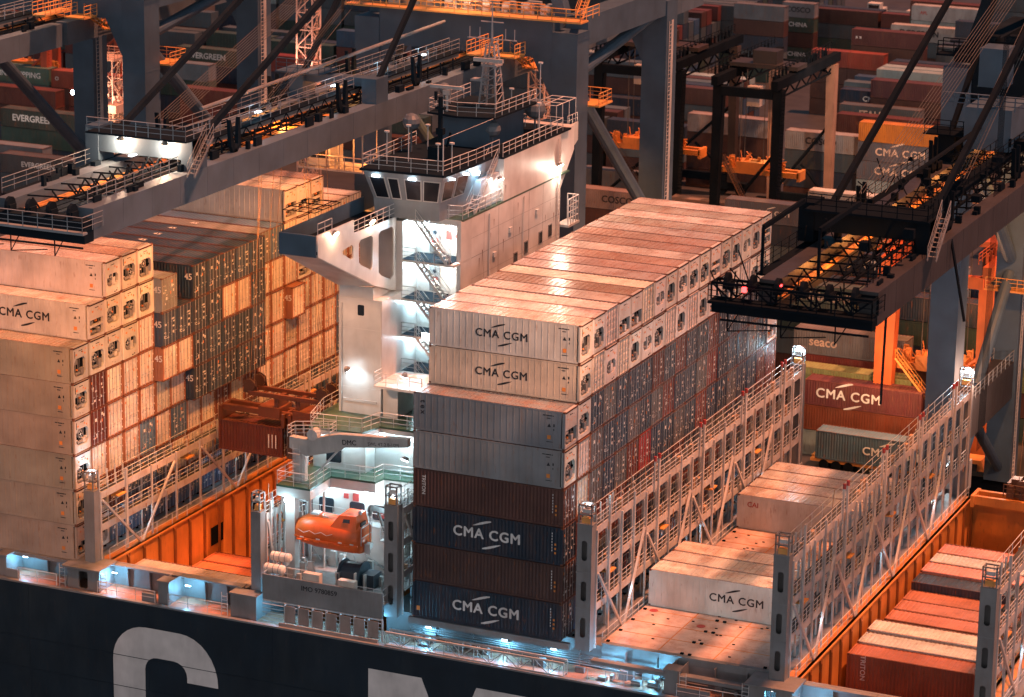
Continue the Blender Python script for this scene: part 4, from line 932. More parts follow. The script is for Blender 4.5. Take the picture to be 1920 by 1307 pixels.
# bridge deck and wheelhouse
b = MB(); b.prism([(-11.2, 13.9), (-7.45, 13.9), (-7.4, 14.2), (-3.1, 14.6), (-2.84, 14.7), (-2.84, 22.3), (-2.84, 36), (-11.2, 36)], 'z', 27.26, 27.4); b.build('bridge_deck', 'deckgreen', AC)
b = MB(); b.box(-7.45, 14.25, 26.95, -2.86, 14.33, 27.4); b.build('deck_edge', 'cream', AC)
b = MB(); rail(b, [(-8.0, 13.3, 27.4), (-7.45, 14.2, 27.4), (-2.95, 14.7, 27.4), (-2.95, 22.2, 27.4)], 1.1, 1.1, .035, 2); b.build('bridge_railing', 'rail', AC)
def wheelhouse():
    zt, zb, zm = 31.45, 27.4, 28.9
    ft = [(-10.2, 11.8), (-3.5, 12.2), (-3.2, 17.6), (-3.2, 22.2), (-10.6, 22.2)]; fb = [(-9.7, 12.9), (-4.3, 13.25), (-4.0, 17.7), (-3.9, 22.2), (-10.2, 22.2)]; fm = [(-9.75, 12.8), (-4.25, 13.15), (-3.95, 17.7), (-3.85, 22.2), (-10.25, 22.2)]
    o = MB(); o.loft([[(x, y, zb) for x, y in fb], [(x, y, zm) for x, y in fm], [(x, y, zt-.25) for x, y in ft]]); w = o.build('wheelhouse', 'wheelshade', AC, 'wheelhouse with outward sloping windows')
    o = MB(); o.prism([(-10.4, 11.6), (-3.3, 12.0), (-3.0, 17.6), (-3.0, 22.4), (-10.8, 22.4)], 'z', zt-.25, zt-.08); o.build('wheelhouse_roof', 'cranedark', w)
    def win(a, b, c0, c1, z0=29.0, z1=30.65, off=.05, lit=0):
        pa, pb = Vector(fm[a]), Vector(fm[b]); qa, qb = Vector(ft[a]), Vector(ft[b])
        def P(t, z, o_): 
            k = (z-zm)/(zt-.25-zm); lo = pa.lerp(pb, t); hi = qa.lerp(qb, t); p = lo.lerp(hi, k); d = (pb-pa).normalized(); nrm = Vector((d.y, -d.x)); p = p+nrm*o_; return (p.x, p.y, z)
        fr = MB(); e = .035/(pb-pa).length*2.2
        fr.loft([[P(c0-e, z0-.09, -.02), P(c1+e, z0-.09, -.02), P(c1+e, z1+.09, -.02), P(c0-e, z1+.09, -.02)], [P(c0-e, z0-.09, .03), P(c1+e, z0-.09, .03), P(c1+e, z1+.09, .03), P(c0-e, z1+.09, .03)]])
        f = fr.build('window_frame', 'rail', w); g = MB(); g.loft([[P(c0, z0, .03), P(c1, z0, .03), P(c1, z1, .03), P(c0, z1, .03)], [P(c0, z0, off), P(c1, z0, off), P(c1, z1, off), P(c0, z1, off)]]); g.build('window_pane', 'glass', w)
        if lit: s = MB(); p = P((c0+c1)/2, z1+.18, .1); s.box(p[0]-.33, p[1]-.05, p[2]-.1, p[0]+.33, p[1]+.06, p[2]+.06); s.build('window_lamp', 'tube', w); l = lamp('POINT', P((c0+c1)/2, z1+.1, .3), 9, (.35, .75, 1), .1); l.parent = w
    for c0, c1, lit in ((.06, .24, 1), (.30, .42, 0), (.52, .72, 1), (.77, .97, 0)): win(0, 1, c0, c1, lit=lit)
    for c0, c1, lit in ((.08, .40, 1), (.50, .84, 1)): win(1, 2, c0, c1, lit=lit)
    r_ = MB(); rail(r_, [(-10.5, 22, zt-.08), (-10.2, 11.8, zt-.08), (-3.45, 12.15, zt-.08), (-3.15, 17.6, zt-.08), (-3.15, 22, zt-.08)], 1.1, 1.4, .03, 2); r_.build('roof_railing', 'rail', w)
wheelhouse()
b = MB(); b.box(-6.0, 18.6, 27.4, -3.2, 22.3, 29.8); b.build('stair_house', 'oc', AC, color=(.5, .55, .6))
b = MB(); stair(b, (-3.4, 17.2, 27.4), (-3.4, 21.4, 30.9), .8, (1, 0, 0), 12); b.build('stairway', 'galv', AC)
l = lamp('POINT', (-3.0, 18.3, 30.2), 60, (.3, .7, 1), .15); l.parent = AC
f = MB(); f.tube((-3.4, 17.7, 30.6), (-3.0, 17.9, 30.5), .16, 8); f.build('bulkhead_lamp', 'lampW', AC)
floodlamp((-2.6, 21.2, 29.4), (-1, 21, 27), 150, AC, (1, .85, .75), 'lampY', .26)
floodlamp((-2.5, 33.2, 28.3), (-1, 33, 26), 1100, AC, (1, .8, .65), 'lampY', .26)
b = MB(); b.box(-11, 22.3, 27.4, -6.42, 34, 30.8); b.build('upper_house', 'crane', AC); b = MB(); b.box(-11.2, 22.2, 30.85, -2.85, 36.2, 31.0); b.build('monkey_island_deck', 'cranedark', AC)
b = MB(); rail(b, [(-2.95, 22.3, 31.0), (-2.95, 34.6, 31.0), (-11, 34.6, 31.0)], 1.1, 1.2, .035, 2); b.build('roof_railing', 'rail', AC)
b = MB(); b.prism([(34.0, 30.9), (37.5, 31.0), (37.5, 28.9), (34.0, 25.4)], 'x', -8, -3.1); b.build('house_flare', 'cream', AC)
b = MB(); b.box(-3.2, 34, 22.9, -2.0, 36.4, 23.1); b.box(-3.2, 34, 18.9, -2.0, 36, 19.1); rail(b, [(-3.1, 36.3, 23.1), (-2.1, 36.3, 23.1), (-2.1, 34.1, 23.1)], 2.2, .6, .05, 3); rail(b, [(-3.1, 35.9, 19.1), (-2.1, 35.9, 19.1), (-2.1, 34.1, 19.1)], 1.9, .6, .05, 3); b.build('side_balcony', 'rail', AC)
# roof clutter: masts, radars, domes, exhaust box
zr = 31.4
b = MB(); b.box(-9.8, 24.6, 31.0, -5.2, 31.5, 33.6); mh = b.build('mast_house', 'crane', AC)
b = MB(); b.prism([(-10.4, 23.8), (-7.5, 23.2), (-4.4, 23.9), (-4.2, 32.2), (-10.4, 32.2)], 'z', 33.6, 33.75); b.build('radar_platform', 'cranedark', AC)
b = MB(); rail(b, [(-10.3, 32, 33.75), (-10.3, 24, 33.75), (-7.5, 23.4, 33.75), (-4.5, 24.1, 33.75), (-4.3, 32, 33.75)], 1.1, 1.3, .03, 2); b.build('platform_railing', 'rail', AC)
b = MB()
for s1 in (-.5, .5):
    for s2 in (-.5, .5): b.tube((-6.6+s1*1.6, 28+s2*1.6, 33.7), (-6.6+s1*.7, 28+s2*.7, 39.0), .09, 6)
for i in range(7):
    z = 34.2+i*.75; w = 1.6-.9*(z-33.7)/5.3
    b.tube((-6.6-w/2, 28-w/2, z), (-6.6+w/2, 28-w/2, z), .05, 5); b.tube((-6.6-w/2, 28-w/2, z), (-6.6+w/2, 28-w/2, z+.75), .04, 5)
    b.tube((-6.6+w/2, 28-w/2, z), (-6.6+w/2, 28+w/2, z), .05, 5); b.tube((-6.6+w/2, 28-w/2, z), (-6.6+w/2, 28+w/2, z+.75), .04, 5)
b.tube((-6.6, 28, 38.8), (-6.6, 28, 42.5), .11, 6, r2=.04); b.tube((-8.8, 28, 39.4), (-4.4, 28, 39.4), .06, 5); b.tube((-7.6, 28, 40.8), (-5.6, 28, 40.8), .05, 5); b.box(-7.3, 27.4, 37.2, -5.9, 28.6, 37.35); b.box(-8.3, 27.5, 35.9, -7, 28.5, 36.05)
for x in (-8.6, -7.7, -5.4, -4.6): b.tube((x, 28, 39.4), (x, 28, 40.3), .04, 5)
b.build('radar_mast', 'oc', AC, 'tall lattice radar mast', color=(.36, .34, .34))
b = MB(); b.box(-7.9, 27.2, 37.6, -5.3, 27.45, 37.9); b.box(-10.6, 24.7, 35.6, -7.6, 24.95, 35.85); b.tube((-9.1, 24.8, 33.7), (-9.1, 24.8, 35.6), .12, 6); b.box(-9.4, 24.6, 35.1, -8.8, 25.0, 35.5); b.each('radar_scanner', 'oc', AC, color=(.55, .5, .47))
b = MB()
for (x, y, z, r_) in ((-9.6, 19.2, 33.2, .72), (-10, 26.2, 34.9, .5), (-4.9, 33.2, 32.2, .9), (-5.2, 25.2, 32.0, .7)):
    b.tube((x, y, 31.1), (x, y, z), .09, 6); b.loft([[(x+rr_*math.cos(a)*r_, y+rr_*math.sin(a)*r_, z+h_*r_) for a in [i*math.pi/6 for i in range(12)]] for rr_, h_ in ((.3, -.1), (.8, .2), (1, .7), (.92, 1.2), (.6, 1.6), (.15, 1.78))])
b.each('satellite_dome', 'dome', AC)
b = MB(); b.tube((-6.2, 17.4, 31.4), (-6.2, 17.4, 36.4), .2, 8); b.box(-6.6, 17.2, 35.4, -5.8, 17.6, 35.6); b.box(-6.5, 17.2, 33.4, -5.9, 17.7, 33.9); b.tube((-6.0, 17.6, 31.4), (-5.4, 17.6, 33.6), .09, 6); b.tube((-6.6, 17.4, 36.1), (-6.6, 17.4, 36.8), .14, 7); b.box(-7.1, 17.0, 31.4, -5.6, 18.0, 32.4); b.build('signal_mast', 'cranedark', AC, 'dark signal mast on the wheelhouse roof')
b = MB()
for (x, y, hh) in ((-9.2, 14, 2.6), (-8.1, 15.6, 2.9), (-4.4, 13.2, 2.2), (-4.8, 16.6, 1.6), (-8.8, 20.6, 2.0), (-4.4, 33, 5.5), (-3.6, 31, 2.5), (-7.2, 33.5, 3.0)): b.tube((x, y, 31.3), (x, y, 31.3+hh), .045, 5); b.tube((x, y, 31.3+hh), (x, y, 31.3+hh+.12), .22, 8)
b.tube((-3.5, 12.2, 31.3), (-3.5, 12.2, 34.2), .05, 5); b.tube((-3.5, 12.2, 34.2), (-3.5, 21.5, 34.2), .02, 4)
b.each('antenna', 'rail', AC)
# ================================================================ quay, yard ground
gq = MB(); gq.box(-700, 52.2, -12, 500, 1200, -11); o = gq.build('ground', 'ground'); o['kind'] = 'structure'
gq = MB(); gq.box(-700, 51.4, -30, 500, 52.2, -10.8); o = gq.build('quay_edge', 'shipgrey'); o['kind'] = 'structure'
gq = MB(); gq.box(-700, -700, -24.2, 500, 51.4, -24); o = gq.build('water', mat('harbour_water', (.01, .02, .025), .08, dirt=0)); o['kind'] = 'structure'
gq = MB()
for y in (64, 67.6, 71.2, 74.8, 86.5, 128, 131.6, 210, 226): gq.box(-400, y, -11, 300, y+.22, -10.996)
for y in (135, 150, 163): gq.box(-70, y, -11, -30, y+1.5, -10.994)
for x in range(-300, 60, 16): gq.box(x, 98, -11, x+.22, 118, -10.995)
o = gq.build('road_markings', 'yellow'); o['kind'] = 'structure'
gq = MB()
for y in (55.5, 79.5): gq.box(-400, y-.06, -11, 300, y+.06, -10.93)
o = gq.build('crane_rails', 'galv'); o['kind'] = 'structure'
# ================================================================ ship-to-shore cranes
def sts(cx, lab, tip=-17.5, beam_m=None, hi=True, main_m='crane', girder_m='craneside', dark='cranedark', tail=105, lamps=True, boat=True, walk='railgrey', stay=True):
    beam_m = beam_m or main_m
    T = thing('ship_to_shore_crane', lab, 'quay crane', (cx, 54, -11), 'ship-to-shore gantry cranes on the quay')
    ox, oy, oz = cx, 54, -11
    def B(mb, name, m, parent=T, label=None, color=None, split=False):
        mb.v = [(a-ox, b-oy, c-oz) for a, b, c in mb.v]
        return mb.each(name, m, parent, label, color)[0] if split else mb.build(name, m, parent, label, color=color)
    yw, yl = 54.0, 76.5; XL, XR = cx-9.9, cx+9.9
    for x in (XL, XR):
        for y in (yw, yl):
            g = MB(); g.box(x-1.25, y-1.4, -7.4, x+1.25, y+1.4, 36); g.box(x-1.27, y-1.42, 20, x+1.27, y+1.42, 20.08); g.box(x-1.27, y-1.42, 28.6, x+1.27, y+1.42, 28.75)
            lg = B(g, 'leg', main_m)
            g = MB(); g.box(x-4.5, y-.8, -9.2, x+4.5, y+.8, -7.4)
            for k in range(8): g.tube((x-4.2+k*1.2, y-.35, -10.45), (x-4.2+k*1.2, y+.35, -10.45), .42, 10)
            for k in range(4): g.box(x-4.6+k*2.4, y-.5, -10.3, x-2.8+k*2.4, y+.5, -9.2)
            B(g, 'bogie', dark)
            if y == yl: g = MB(); ladder(g, (x+1.35, y-.6, -9), (x+1.35, y-.6, 34), .6, .04, .4, (0, 1, 0)); g.box(x+1.25, y-.15, -9, x+1.30, y+.35, 34); B(g, 'ladder', 'lashing')
    # portal beams and braces
    for y in (yw, yl):
        g = MB(); g.box(XL+1.25, y-1.3, 33.6, XR-1.25, y+1.3, 37.2); B(g, 'portal_beam', beam_m)
        g = MB(); g.prism([(XL+1.25, 33.6), (XL+3.2, 33.6), (XL+1.25, 29.8)], 'y', y-1.2, y+1.2); g.prism([(XR-1.25, 33.6), (XR-3.2, 33.6), (XR-1.25, 29.8)], 'y', y-1.2, y+1.2); B(g, 'corner_gusset', beam_m, split=True)
    for x in (XL, XR):
        g = MB(); g.box(x-1.1, yw+1.4, 34.6, x+1.1, yl-1.4, 37.2); B(g, 'side_beam', beam_m)
        g = MB(); g.box(x-1.0, yw+1.4, 1.0, x+1.0, yl-1.4, 4.6); sb = B(g, 'tie_beam', girder_m)
        g = MB(); rail(g, [(x+.95, yw+1.5, 4.6), (x+.95, yl-1.5, 4.6)], 1.1, 1.5, .04, 2); rail(g, [(x-.95, yw+1.5, 4.6), (x-.95, yl-1.5, 4.6)], 1.1, 1.5, .04, 2); B(g, 'railing', walk)
        g = MB(); g.tube((x, yw+1.2, 30.8), (x, yl-1.2, 14.5), .62, 12); g.tube((x, yw+1.2, 31.8), (x, yl-1.0, 34.8), .55, 12); g.tube((x, yl-1.2, 13.0), (x, yw+11.2, 4.6), .55, 12); g.tube((x, yw+1.2, -6), (x, yw+11.2, 1.2), .5, 12); g.tube((x, yl-1.2, -6), (x, yw+11.2, 1.2), .5, 12); B(g, 'diagonal_brace', main_m, split=True)
        g = MB(); g.box(x-2.0, yl-2.6, 11.5, x+2.2, yl+2.6, 11.65); rail(g, [(x-1.9, yl-2.5, 11.65), (x+2.1, yl-2.5, 11.65), (x+2.1, yl+2.5, 11.65)], 1.1, 1., .04, 2); g.box(x-2.0, yw+1.4, 29, x+2.4, yw+4.6, 29.15); rail(g, [(x-1.9, yw+4.5, 29.15), (x+2.3, yw+4.5, 29.15), (x+2.3, yw+1.5, 29.15)], 1.1, 1., .04, 2); B(g, 'brace_platform', 'yelrail')
    # boom and main girder: twin boxes hung under the beams
    for nm, y0, y1, ends in (('boom', tip, 49.5, True), ('main_girder', 50.3, tail, False)):
        for sx in (-1, 1):
            xi, xo = cx+sx*2.7, cx+sx*3.95
            g = MB(); g.box(xi, y0, 31.1, xo, y1, 33.3)
            for k in range(int((y1-y0)/4)+1): g.box(xo-.02*sx, y0+k*4, 31.1, xo+.012*sx, y0+k*4+.05, 33.3)
            B(g, nm, girder_m)
            g = MB(); g.box(xi-sx*.35, y0, 32.1, xi, y1, 32.3); g.box(xi-sx*.28, y0, 32.3, xi-sx*.16, y1, 32.45); B(g, 'trolley_rail', 'yelrail', split=True)
        g = MB(); n = int((y1-y0)/2.6)
        for k in range(1, n): y = y0+k*2.6; g.bar((cx-2.7, y, 32.9), (cx-2.1, y, 32.2), .1); g.bar((cx+2.7, y, 32.9), (cx+2.1, y, 32.2), .1); g.box(cx+2.4, y, 33.3, cx+2.5, y+.12, 34.3)
        for k in range(5): g.tube((cx-1.7+k*.8, y0+1, 32.4), (cx-1.7+k*.8, y1, 32.4), .035, 5)
        B(g, 'rope_guides', dark)
    rq0 = random.Random(77)
    g = MB()       # tip cross frame with sheaves
    if lamps: g.box(cx-6.8, tip-1.2, 31.0, cx+3.95, tip, 32.6); g.box(cx-2.7, tip, 31.6, cx+2.7, tip+1, 32.5)
    else:
        g.box(cx-6.8, tip-1.0, 31.0, cx+3.95, tip-.2, 31.9)
        for yy in (tip-1.1, tip): g.bar((cx-6.8, yy, 33.0), (cx+3.95, yy, 33.0), .16); [g.bar((cx-6.8+k*1.34, yy, 31.9 if k % 2 else 33.0), (cx-6.8+(k+1)*1.34, yy, 33.0 if k % 2 else 31.9), .1) for k in range(8)]; [g.bar((cx-6.8+k*1.34, yy, 31.9), (cx-6.8+k*1.34, yy, 33.0), .1) for k in range(9)]
        for k in range(9): g.bar((cx-6.8+k*1.34, tip-1.1, 33.0), (cx-6.8+k*1.34, tip, 33.0), .08)
        for k in range(26): x = cx+rq0.uniform(-6.5, 3.5); y = tip+rq0.uniform(-1, 2.5); g.tube((x, y, 32), (x+rq0.uniform(-1.5, 1.5), y+rq0.uniform(-1, 1.5), 32+rq0.uniform(.3, 2.2)), .05, 5)
    B(g, 'boom_tip_beam', dark)
    g = MB()
    for k in range(6): x = cx-6+k*1.7; g.tube((x, tip-.6, 33.1), (x+.25, tip-.6, 33.1), .55, 12); g.box(x-.1, tip-1.0, 32.6, x+.4, tip-.2, 33.1)
    B(g, 'sheave', dark, split=True)
    g = MB(); rail(g, [(cx-6.8, tip-1.7, 31.9), (cx+4.1, tip-1.7, 31.9), (cx+4.1, tip+1, 31.9)], 1.1, 1.2, .035, 2); g.box(cx-6.8, tip-1.8, 31.75, cx+4.2, tip-1.2, 31.9); B(g, 'tip_railing', walk if dark == 'cranedark' and walk == 'railgrey' else 'dark')
    g = MB()
    for k in range(3): x = cx-5.5+k*3.6; g.tube((x, tip-1.5, 31.2), (x, tip-1.5, 30.0), .05, 5); g.tube((x+.7, tip-1.5, 31.2), (x, tip-1.5, 30.0), .04, 5); g.tube((x, tip-1.5, 30.0), (x+3, tip-1.5, 30.4), .04, 5) if k < 2 else None
    g.tube((cx-6, tip-1.5, 30.7), (cx+3.8, tip-1.2, 30.7), .08, 6); B(g, 'buffer_frame', dark)
    for i, y in enumerate((-2.6,)):      # first cross beam above the boom
        g = MB(); g.box(cx-5.2, y-1.1, 33.3, cx-4.1, y+1.1, 36.0); g.box(cx+3.0, y-1.1, 33.3, cx+3.95, y+1.1, 35.6); g.box(cx-5.2, y-1.0, 34.1, cx+3.95, y+1.0, 35.7); cb = B(g, 'boom_cross_beam', main_m if lamps else dark, split=True)
        g = MB(); g.box(cx-4.4, y-2.4, 35.7, cx+4.2, y+1.4, 35.82); B(g, 'cross_beam_platform', dark); g = MB(); rail(g, [(cx-4.3, y-2.3, 35.82), (cx+4.1, y-2.3, 35.82), (cx+4.1, y+1.3, 35.82)], 1.1, 1.1, .035, 2); B(g, 'cross_beam_railing', walk if lamps else 'dark')
        g = MB(); stair(g, (cx+4.5, y-2.3, 33.2), (cx+4.5, y+.6, 35.8), .6, (1, 0, 0)); B(g, 'stairway', 'shipgrey')
    for y in (27.8,):
        g = MB(); g.box(cx+2.6, y-1.1, 33.3, cx+3.95, y+1.1, 35.4); g.box(cx-4.2, y-1.1, 33.3, cx-2.9, y+1.1, 35.4); g.box(cx-4.2, y-.6, 34.6, cx+3.9, y+.6, 35.3); g.box(cx-5.2, y-1.8, 35.4, cx-1.0, y+1.6, 35.5); rail(g, [(cx-5.1, y-1.7, 35.5), (cx-1.1, y-1.7, 35.5), (cx-1.1, y+1.5, 35.5)], 1.1, 1., .035, 2); B(g, 'boom_cross_beam', main_m if lamps else dark, split=True)
    for y in (4.0, 22.0, 36.0):         # rope horns
        g = MB()
        for x in (cx+2.9, cx-3.4):
            for d in (-.55, .65): g.loft([[(x, y+d*1.2, 35.9), (x+.28, y+d*1.2, 35.9), (x+.28, y+d*1.2+.18, 35.9), (x, y+d*1.2+.18, 35.9)], [(x, y+d, 34.9), (x+.28, y+d, 34.9), (x+.28, y+d+.4, 34.9), (x, y+d+.4, 34.9)], [(x, y+d*.9, 33.9), (x+.3, y+d*.9, 33.9), (x+.3, y+d*.9+.5, 33.9), (x, y+d*.9+.5, 33.9)], [(x, y-.1, 33.3), (x+.3, y-.1, 33.3), (x+.3, y+.5, 33.3), (x, y+.5, 33.3)]])
        B(g, 'rope_horn', dark, split=True)
    # clutter along the boom: junction boxes, brackets, cable festoon, truss web under the walkway
    rq = random.Random(int(cx)+3)
    g = MB()
    for k in range(46):
        y = rq.uniform(tip+1, 49); x = rq.choice((cx-3.8, cx-3.2, cx+2.9, cx+3.3)); g.box(x, y, 33.3, x+rq.uniform(.15, .45), y+rq.uniform(.3, 1.2), 33.3+rq.uniform(.15, .8))
    for k in range(22):
        y = tip+2+k*2.2; g.bar((cx+.7, y, 34.3), (cx+.7, y+1.1, 33.3), .09); g.bar((cx+.7, y+1.1, 33.3), (cx+.7, y+2.2, 34.3), .09); g.bar((cx+1.6, y, 34.3), (cx+1.6, y+1.1, 33.3), .09); g.bar((cx+1.6, y+1.1, 33.3), (cx+1.6, y+2.2, 34.3), .09); g.bar((cx-2.7, y, 33.2), (cx+2.7, y+.9, 33.2), .1)
    g.bar((cx+.7, tip+2, 33.3), (cx+.7, 50, 33.3), .14); g.bar((cx+1.6, tip+2, 33.3), (cx+1.6, 50, 33.3), .14)
    for k in range(24): y = tip+3+k*1.5; g.tube((cx-3.3, y, 32.9), (cx-3.0, y+.7, 31.9-.2*(k % 3)), .04, 4); g.tube((cx-3.0, y+.7, 31.9-.2*(k % 3)), (cx-3.3, y+1.5, 32.9), .04, 4)
    B(g, 'boom_truss_web', dark)
    if not lamps:
        g = MB()
        for k in range(70):
            y = rq.uniform(-8, 34); x = cx+rq.uniform(-4.4, 3.2); z = 33.3+abs(rq.gauss(0, .9)); q = rq.random()
            if q < .5: g.box(x, y, z, x+rq.uniform(.1, .8), y+rq.uniform(.1, .9), z+rq.uniform(.1, .7))
            else: g.tube((x, y, z), (x+rq.uniform(-1.2, 1.2), y+rq.uniform(-1.6, 1.6), z+rq.uniform(-.2, 1.8)), .05, 5)
        for (x, y) in ((-4.5, -13), (-1.0, -12)): g.bar((cx+x, y, 33), (cx+x, y, 36.2), .18); g.bar((cx+x, y, 36.2), (cx+x+1.2, y+4.5, 37.2), .22, .3)
        g.bar((cx+3.95, -13, 31.2), (cx+4.6, -15.5, 26.2), .16); g.bar((cx+3.9, 2, 33.2), (cx+5.4, 1, 27.8), .14)
        for k in range(7): g.tube((cx+3.2, 16+k*.25, 45), (cx+3.0, 16+k*.3, 14), .02, 4)
        B(g, 'boom_machinery', dark)
        g = MB(); g.box(cx-2.0, 26, 34.6, cx+1.6, 31, 37.8); g.box(cx-2.3, 30.5, 38.6, cx-.2, 33, 41.6); rail(g, [(cx-3.6, 25, 37.9), (cx+3, 25, 37.9), (cx+3, 33, 37.9)], 1.1, 1., .05, 2); B(g, 'boom_cabin', main_m)
    else:
        for yy in (-8, 0.5, 11, 24, 33, 41):
            f = MB(); f.box(cx+1.1, yy, 35.0, cx+1.4, yy+.7, 35.08); B(f, 'walkway_lamp', 'tube')
            l = lamp('POINT', (cx+1.3, yy+.3, 35.5), 45, (.35, .78, 1.), .15)
    # walkway beside the boom
    g = MB(); g.box(cx-4.9, tip+2, 33.0, cx-3.96, 50, 33.12); g.box(cx+.6, 3, 34.3, cx+1.7, 48, 34.42); B(g, 'boom_walkway', dark, split=True); g = MB(); rail(g, [(cx-4.85, tip+2, 33.12), (cx-4.85, 50, 33.12)], 1.1, 1.6, .03, 2); rail(g, [(cx+1.65, 3, 34.42), (cx+1.65, 48, 34.42)], 1.1, 1.6, .035, 2); rail(g, [(cx+.65, 3, 34.42), (cx+.65, 48, 34.42)], 1.1, 1.6, .035, 1)
    rail(g, [(cx+2.9, tip+1, 33.3), (cx+2.9, -4, 33.3)], 1.1, 1.2, .035, 2)
    B(g, 'boom_railing', walk if lamps else 'dark')
    g = MB(); g.tube((cx-.8, 6, 36.0), (cx-.8, 50, 36.6), .16, 8); g.box(cx+.7, 3, 33.9, cx+1.6, 48, 34.25); B(g, 'cable_chain_trough', 'shipgrey' if lamps else dark)
    # hinge platform on the land side end of the boom, with stairs
    g = MB(); xx = cx+4.2
    for (p, q) in (((xx, 49.5, 34.0), (xx+2.2, 51.8, 34.0)), ((xx+.1, 56, 32.0), (xx+2.2, 61.5, 32.0)), ((xx, 44, 35.0), (xx+1.4, 48.6, 35.0))):
        g.box(p[0], p[1], p[2]-.15, q[0], q[1], p[2]); rail(g, [(q[0], p[1], p[2]), (q[0], q[1], p[2])], 1.1, 1., .045, 2); rail(g, [p, (p[0], q[1], p[2])], 1.1, 1., .045, 2)
    stair(g, (xx+1, 55.8, 32.0), (xx+1, 52, 34.0), .7, (1, 0, 0)); B(g, 'hinge_platform', 'yelrail')
    # top platform over the portal, machinery, A-frame, stays
    g = MB(); g.box(XL-1.5, yw-3.0, 37.2, XR+2.2, yw-1.2, 37.35); rail(g, [(XL-1.4, yw-2.9, 37.35), (XR+2.1, yw-2.9, 37.35), (XR+2.1, yw+1.5, 37.35)], 1.1, 1.4, .045, 2); rail(g, [(XL-1.4, yw-1.3, 37.35), (XR-2, yw-1.3, 37.35)], 1.1, 1.4, .045, 1); stair(g, (XR+1.2, yw-1, 37.4), (XR+1.2, yw+3.2, 41.5), .7, (1, 0, 0)); B(g, 'top_walkway', 'yelrail' if lamps else 'dark')
    g = MB(); rq = random.Random(int(cx))
    for k in range(9): x = XL+2+k*1.9; g.box(x, yw-1.0, 37.2, x+rq.uniform(.5, 1.3), yw+1.0, 37.2+rq.uniform(.6, 1.8)); g.tube((x+.3, yw-1.1, 38), (x+.9, yw-1.1, 38), .35, 10)
    B(g, 'winch_gear', 'galv' if lamps else dark, split=True)
    ap = (54.5, 57.6)
    g = MB()
    for sx in (-1, 1):
        g.bar((cx+sx*9.2, yw, 37.2), (cx+sx*3.3, ap[0], ap[1]), 1.1, 1.1); g.bar((cx+sx*9.2, yl-2, 37.2), (cx+sx*3.3, ap[0]+.5, ap[1]), .8, .8)
    g.box(cx-4, ap[0]-.8, ap[1]-.6, cx+4, ap[0]+.8, ap[1]+1.0); B(g, 'a_frame', beam_m, split=True)
    if stay:
        for sx in (-1, 1):
            xs_ = cx+(-3.6 if sx < 0 else 3.45)
            for (y, z) in ((-2.6, 35.0), (27.8, 34.9)):
                g = MB(); g.bar((xs_, y, z), (cx+sx*3.3, ap[0], ap[1]), .34, .5); g.box(xs_-.3, y-.4, z-.6, xs_+.3, y+.6, z+.3); m_ = Vector((xs_, y, z)).lerp(Vector((cx+sx*3.3, ap[0], ap[1])), .52); g.tube(m_-Vector((.4, 0, 0)), m_+Vector((.4, 0, 0)), .45, 8); B(g, 'forestay', dark)
        g = MB()
        for k in range(8): x = cx-2.9+k*.22; g.tube((x, 2.5+.15*k, 35.6), (cx-1+k*.22, 53, 52), .022, 4)
        for k in range(6): x = cx+1.0+k*.22; g.tube((x, 12, 35.3), (cx+.2+k*.2, 53, 52), .022, 4)
        B(g, 'hoist_rope', 'rope', split=True)
    g = MB(); g.box(cx-4.6, 66, 37.3, cx+4.6, 86, 42.6); g.prism([(cx-4.9, 42.6), (cx+4.9, 42.6), (cx, 43.6)], 'y', 65.8, 86.2); B(g, 'machinery_house', beam_m)
    l = lamp('POINT', (cx, yw-4, 40.5), 700, WARMP, .3)
    if not lamps:
        for yy in (-5.5, 3, 14, 26, 40): l = lamp('POINT', (cx-.8, yy, 32.2), 330, WARM, .25)
    else:
        for yy in (8, 20, 36): l = lamp('POINT', (cx-1.2, yy, 32.6), 450, WARM, .25)
    if lamps:
        f = MB()
        for x in (cx-1.9, cx+1.9): f.tube((x, -4.15, 35.5), (x, -4.15, 35.25), .16, 8, r2=.34)
        fl = B(f, 'boom_floodlight', 'shipgrey', split=True)
        f = MB()
        for x in (cx-1.9, cx+1.9): f.tube((x, -4.15, 35.25), (x, -4.15, 35.2), .3, 10)
        B(f, 'lamp_glass', 'lampY', fl, split=True)
        for x in (cx-1.9, cx+1.9): l = lamp('POINT', (x, -4.2, 34.95), 900, WARMP, .2); l.parent = None
    return T
M['c3'] = mat('crane_soot_grey_paint', (.045, .042, .045), .5, dirt=.3, dcol=(.05, .035, .03))
c1 = sts(-20.4, 'grey quay crane whose lit boom reaches over the left stack and superstructure')
c2 = sts(-65.2, 'grey quay crane at the upper left with only its boom end in view', tip=-14)
c3 = sts(35.6, 'dark quay crane at the right with black boom tip over the middle stack', tip=-15.0, dark='dark', beam_m='cranedark', lamps=False, girder_m='c3')
# red beacons
for (x, y, z) in ((31.3, -16.9, 32.8), (33.2, -15.5, 32.9), (-25.0, -17.5, 33.0)):
    f = MB(); f.tube((0, 0, 0), (0, 0, .3), .16, 8); f.build('beacon', 'lampR', c3 if x > 0 else c1, loc=(x-(35.6 if x > 0 else -20.4), y-54, z+11))
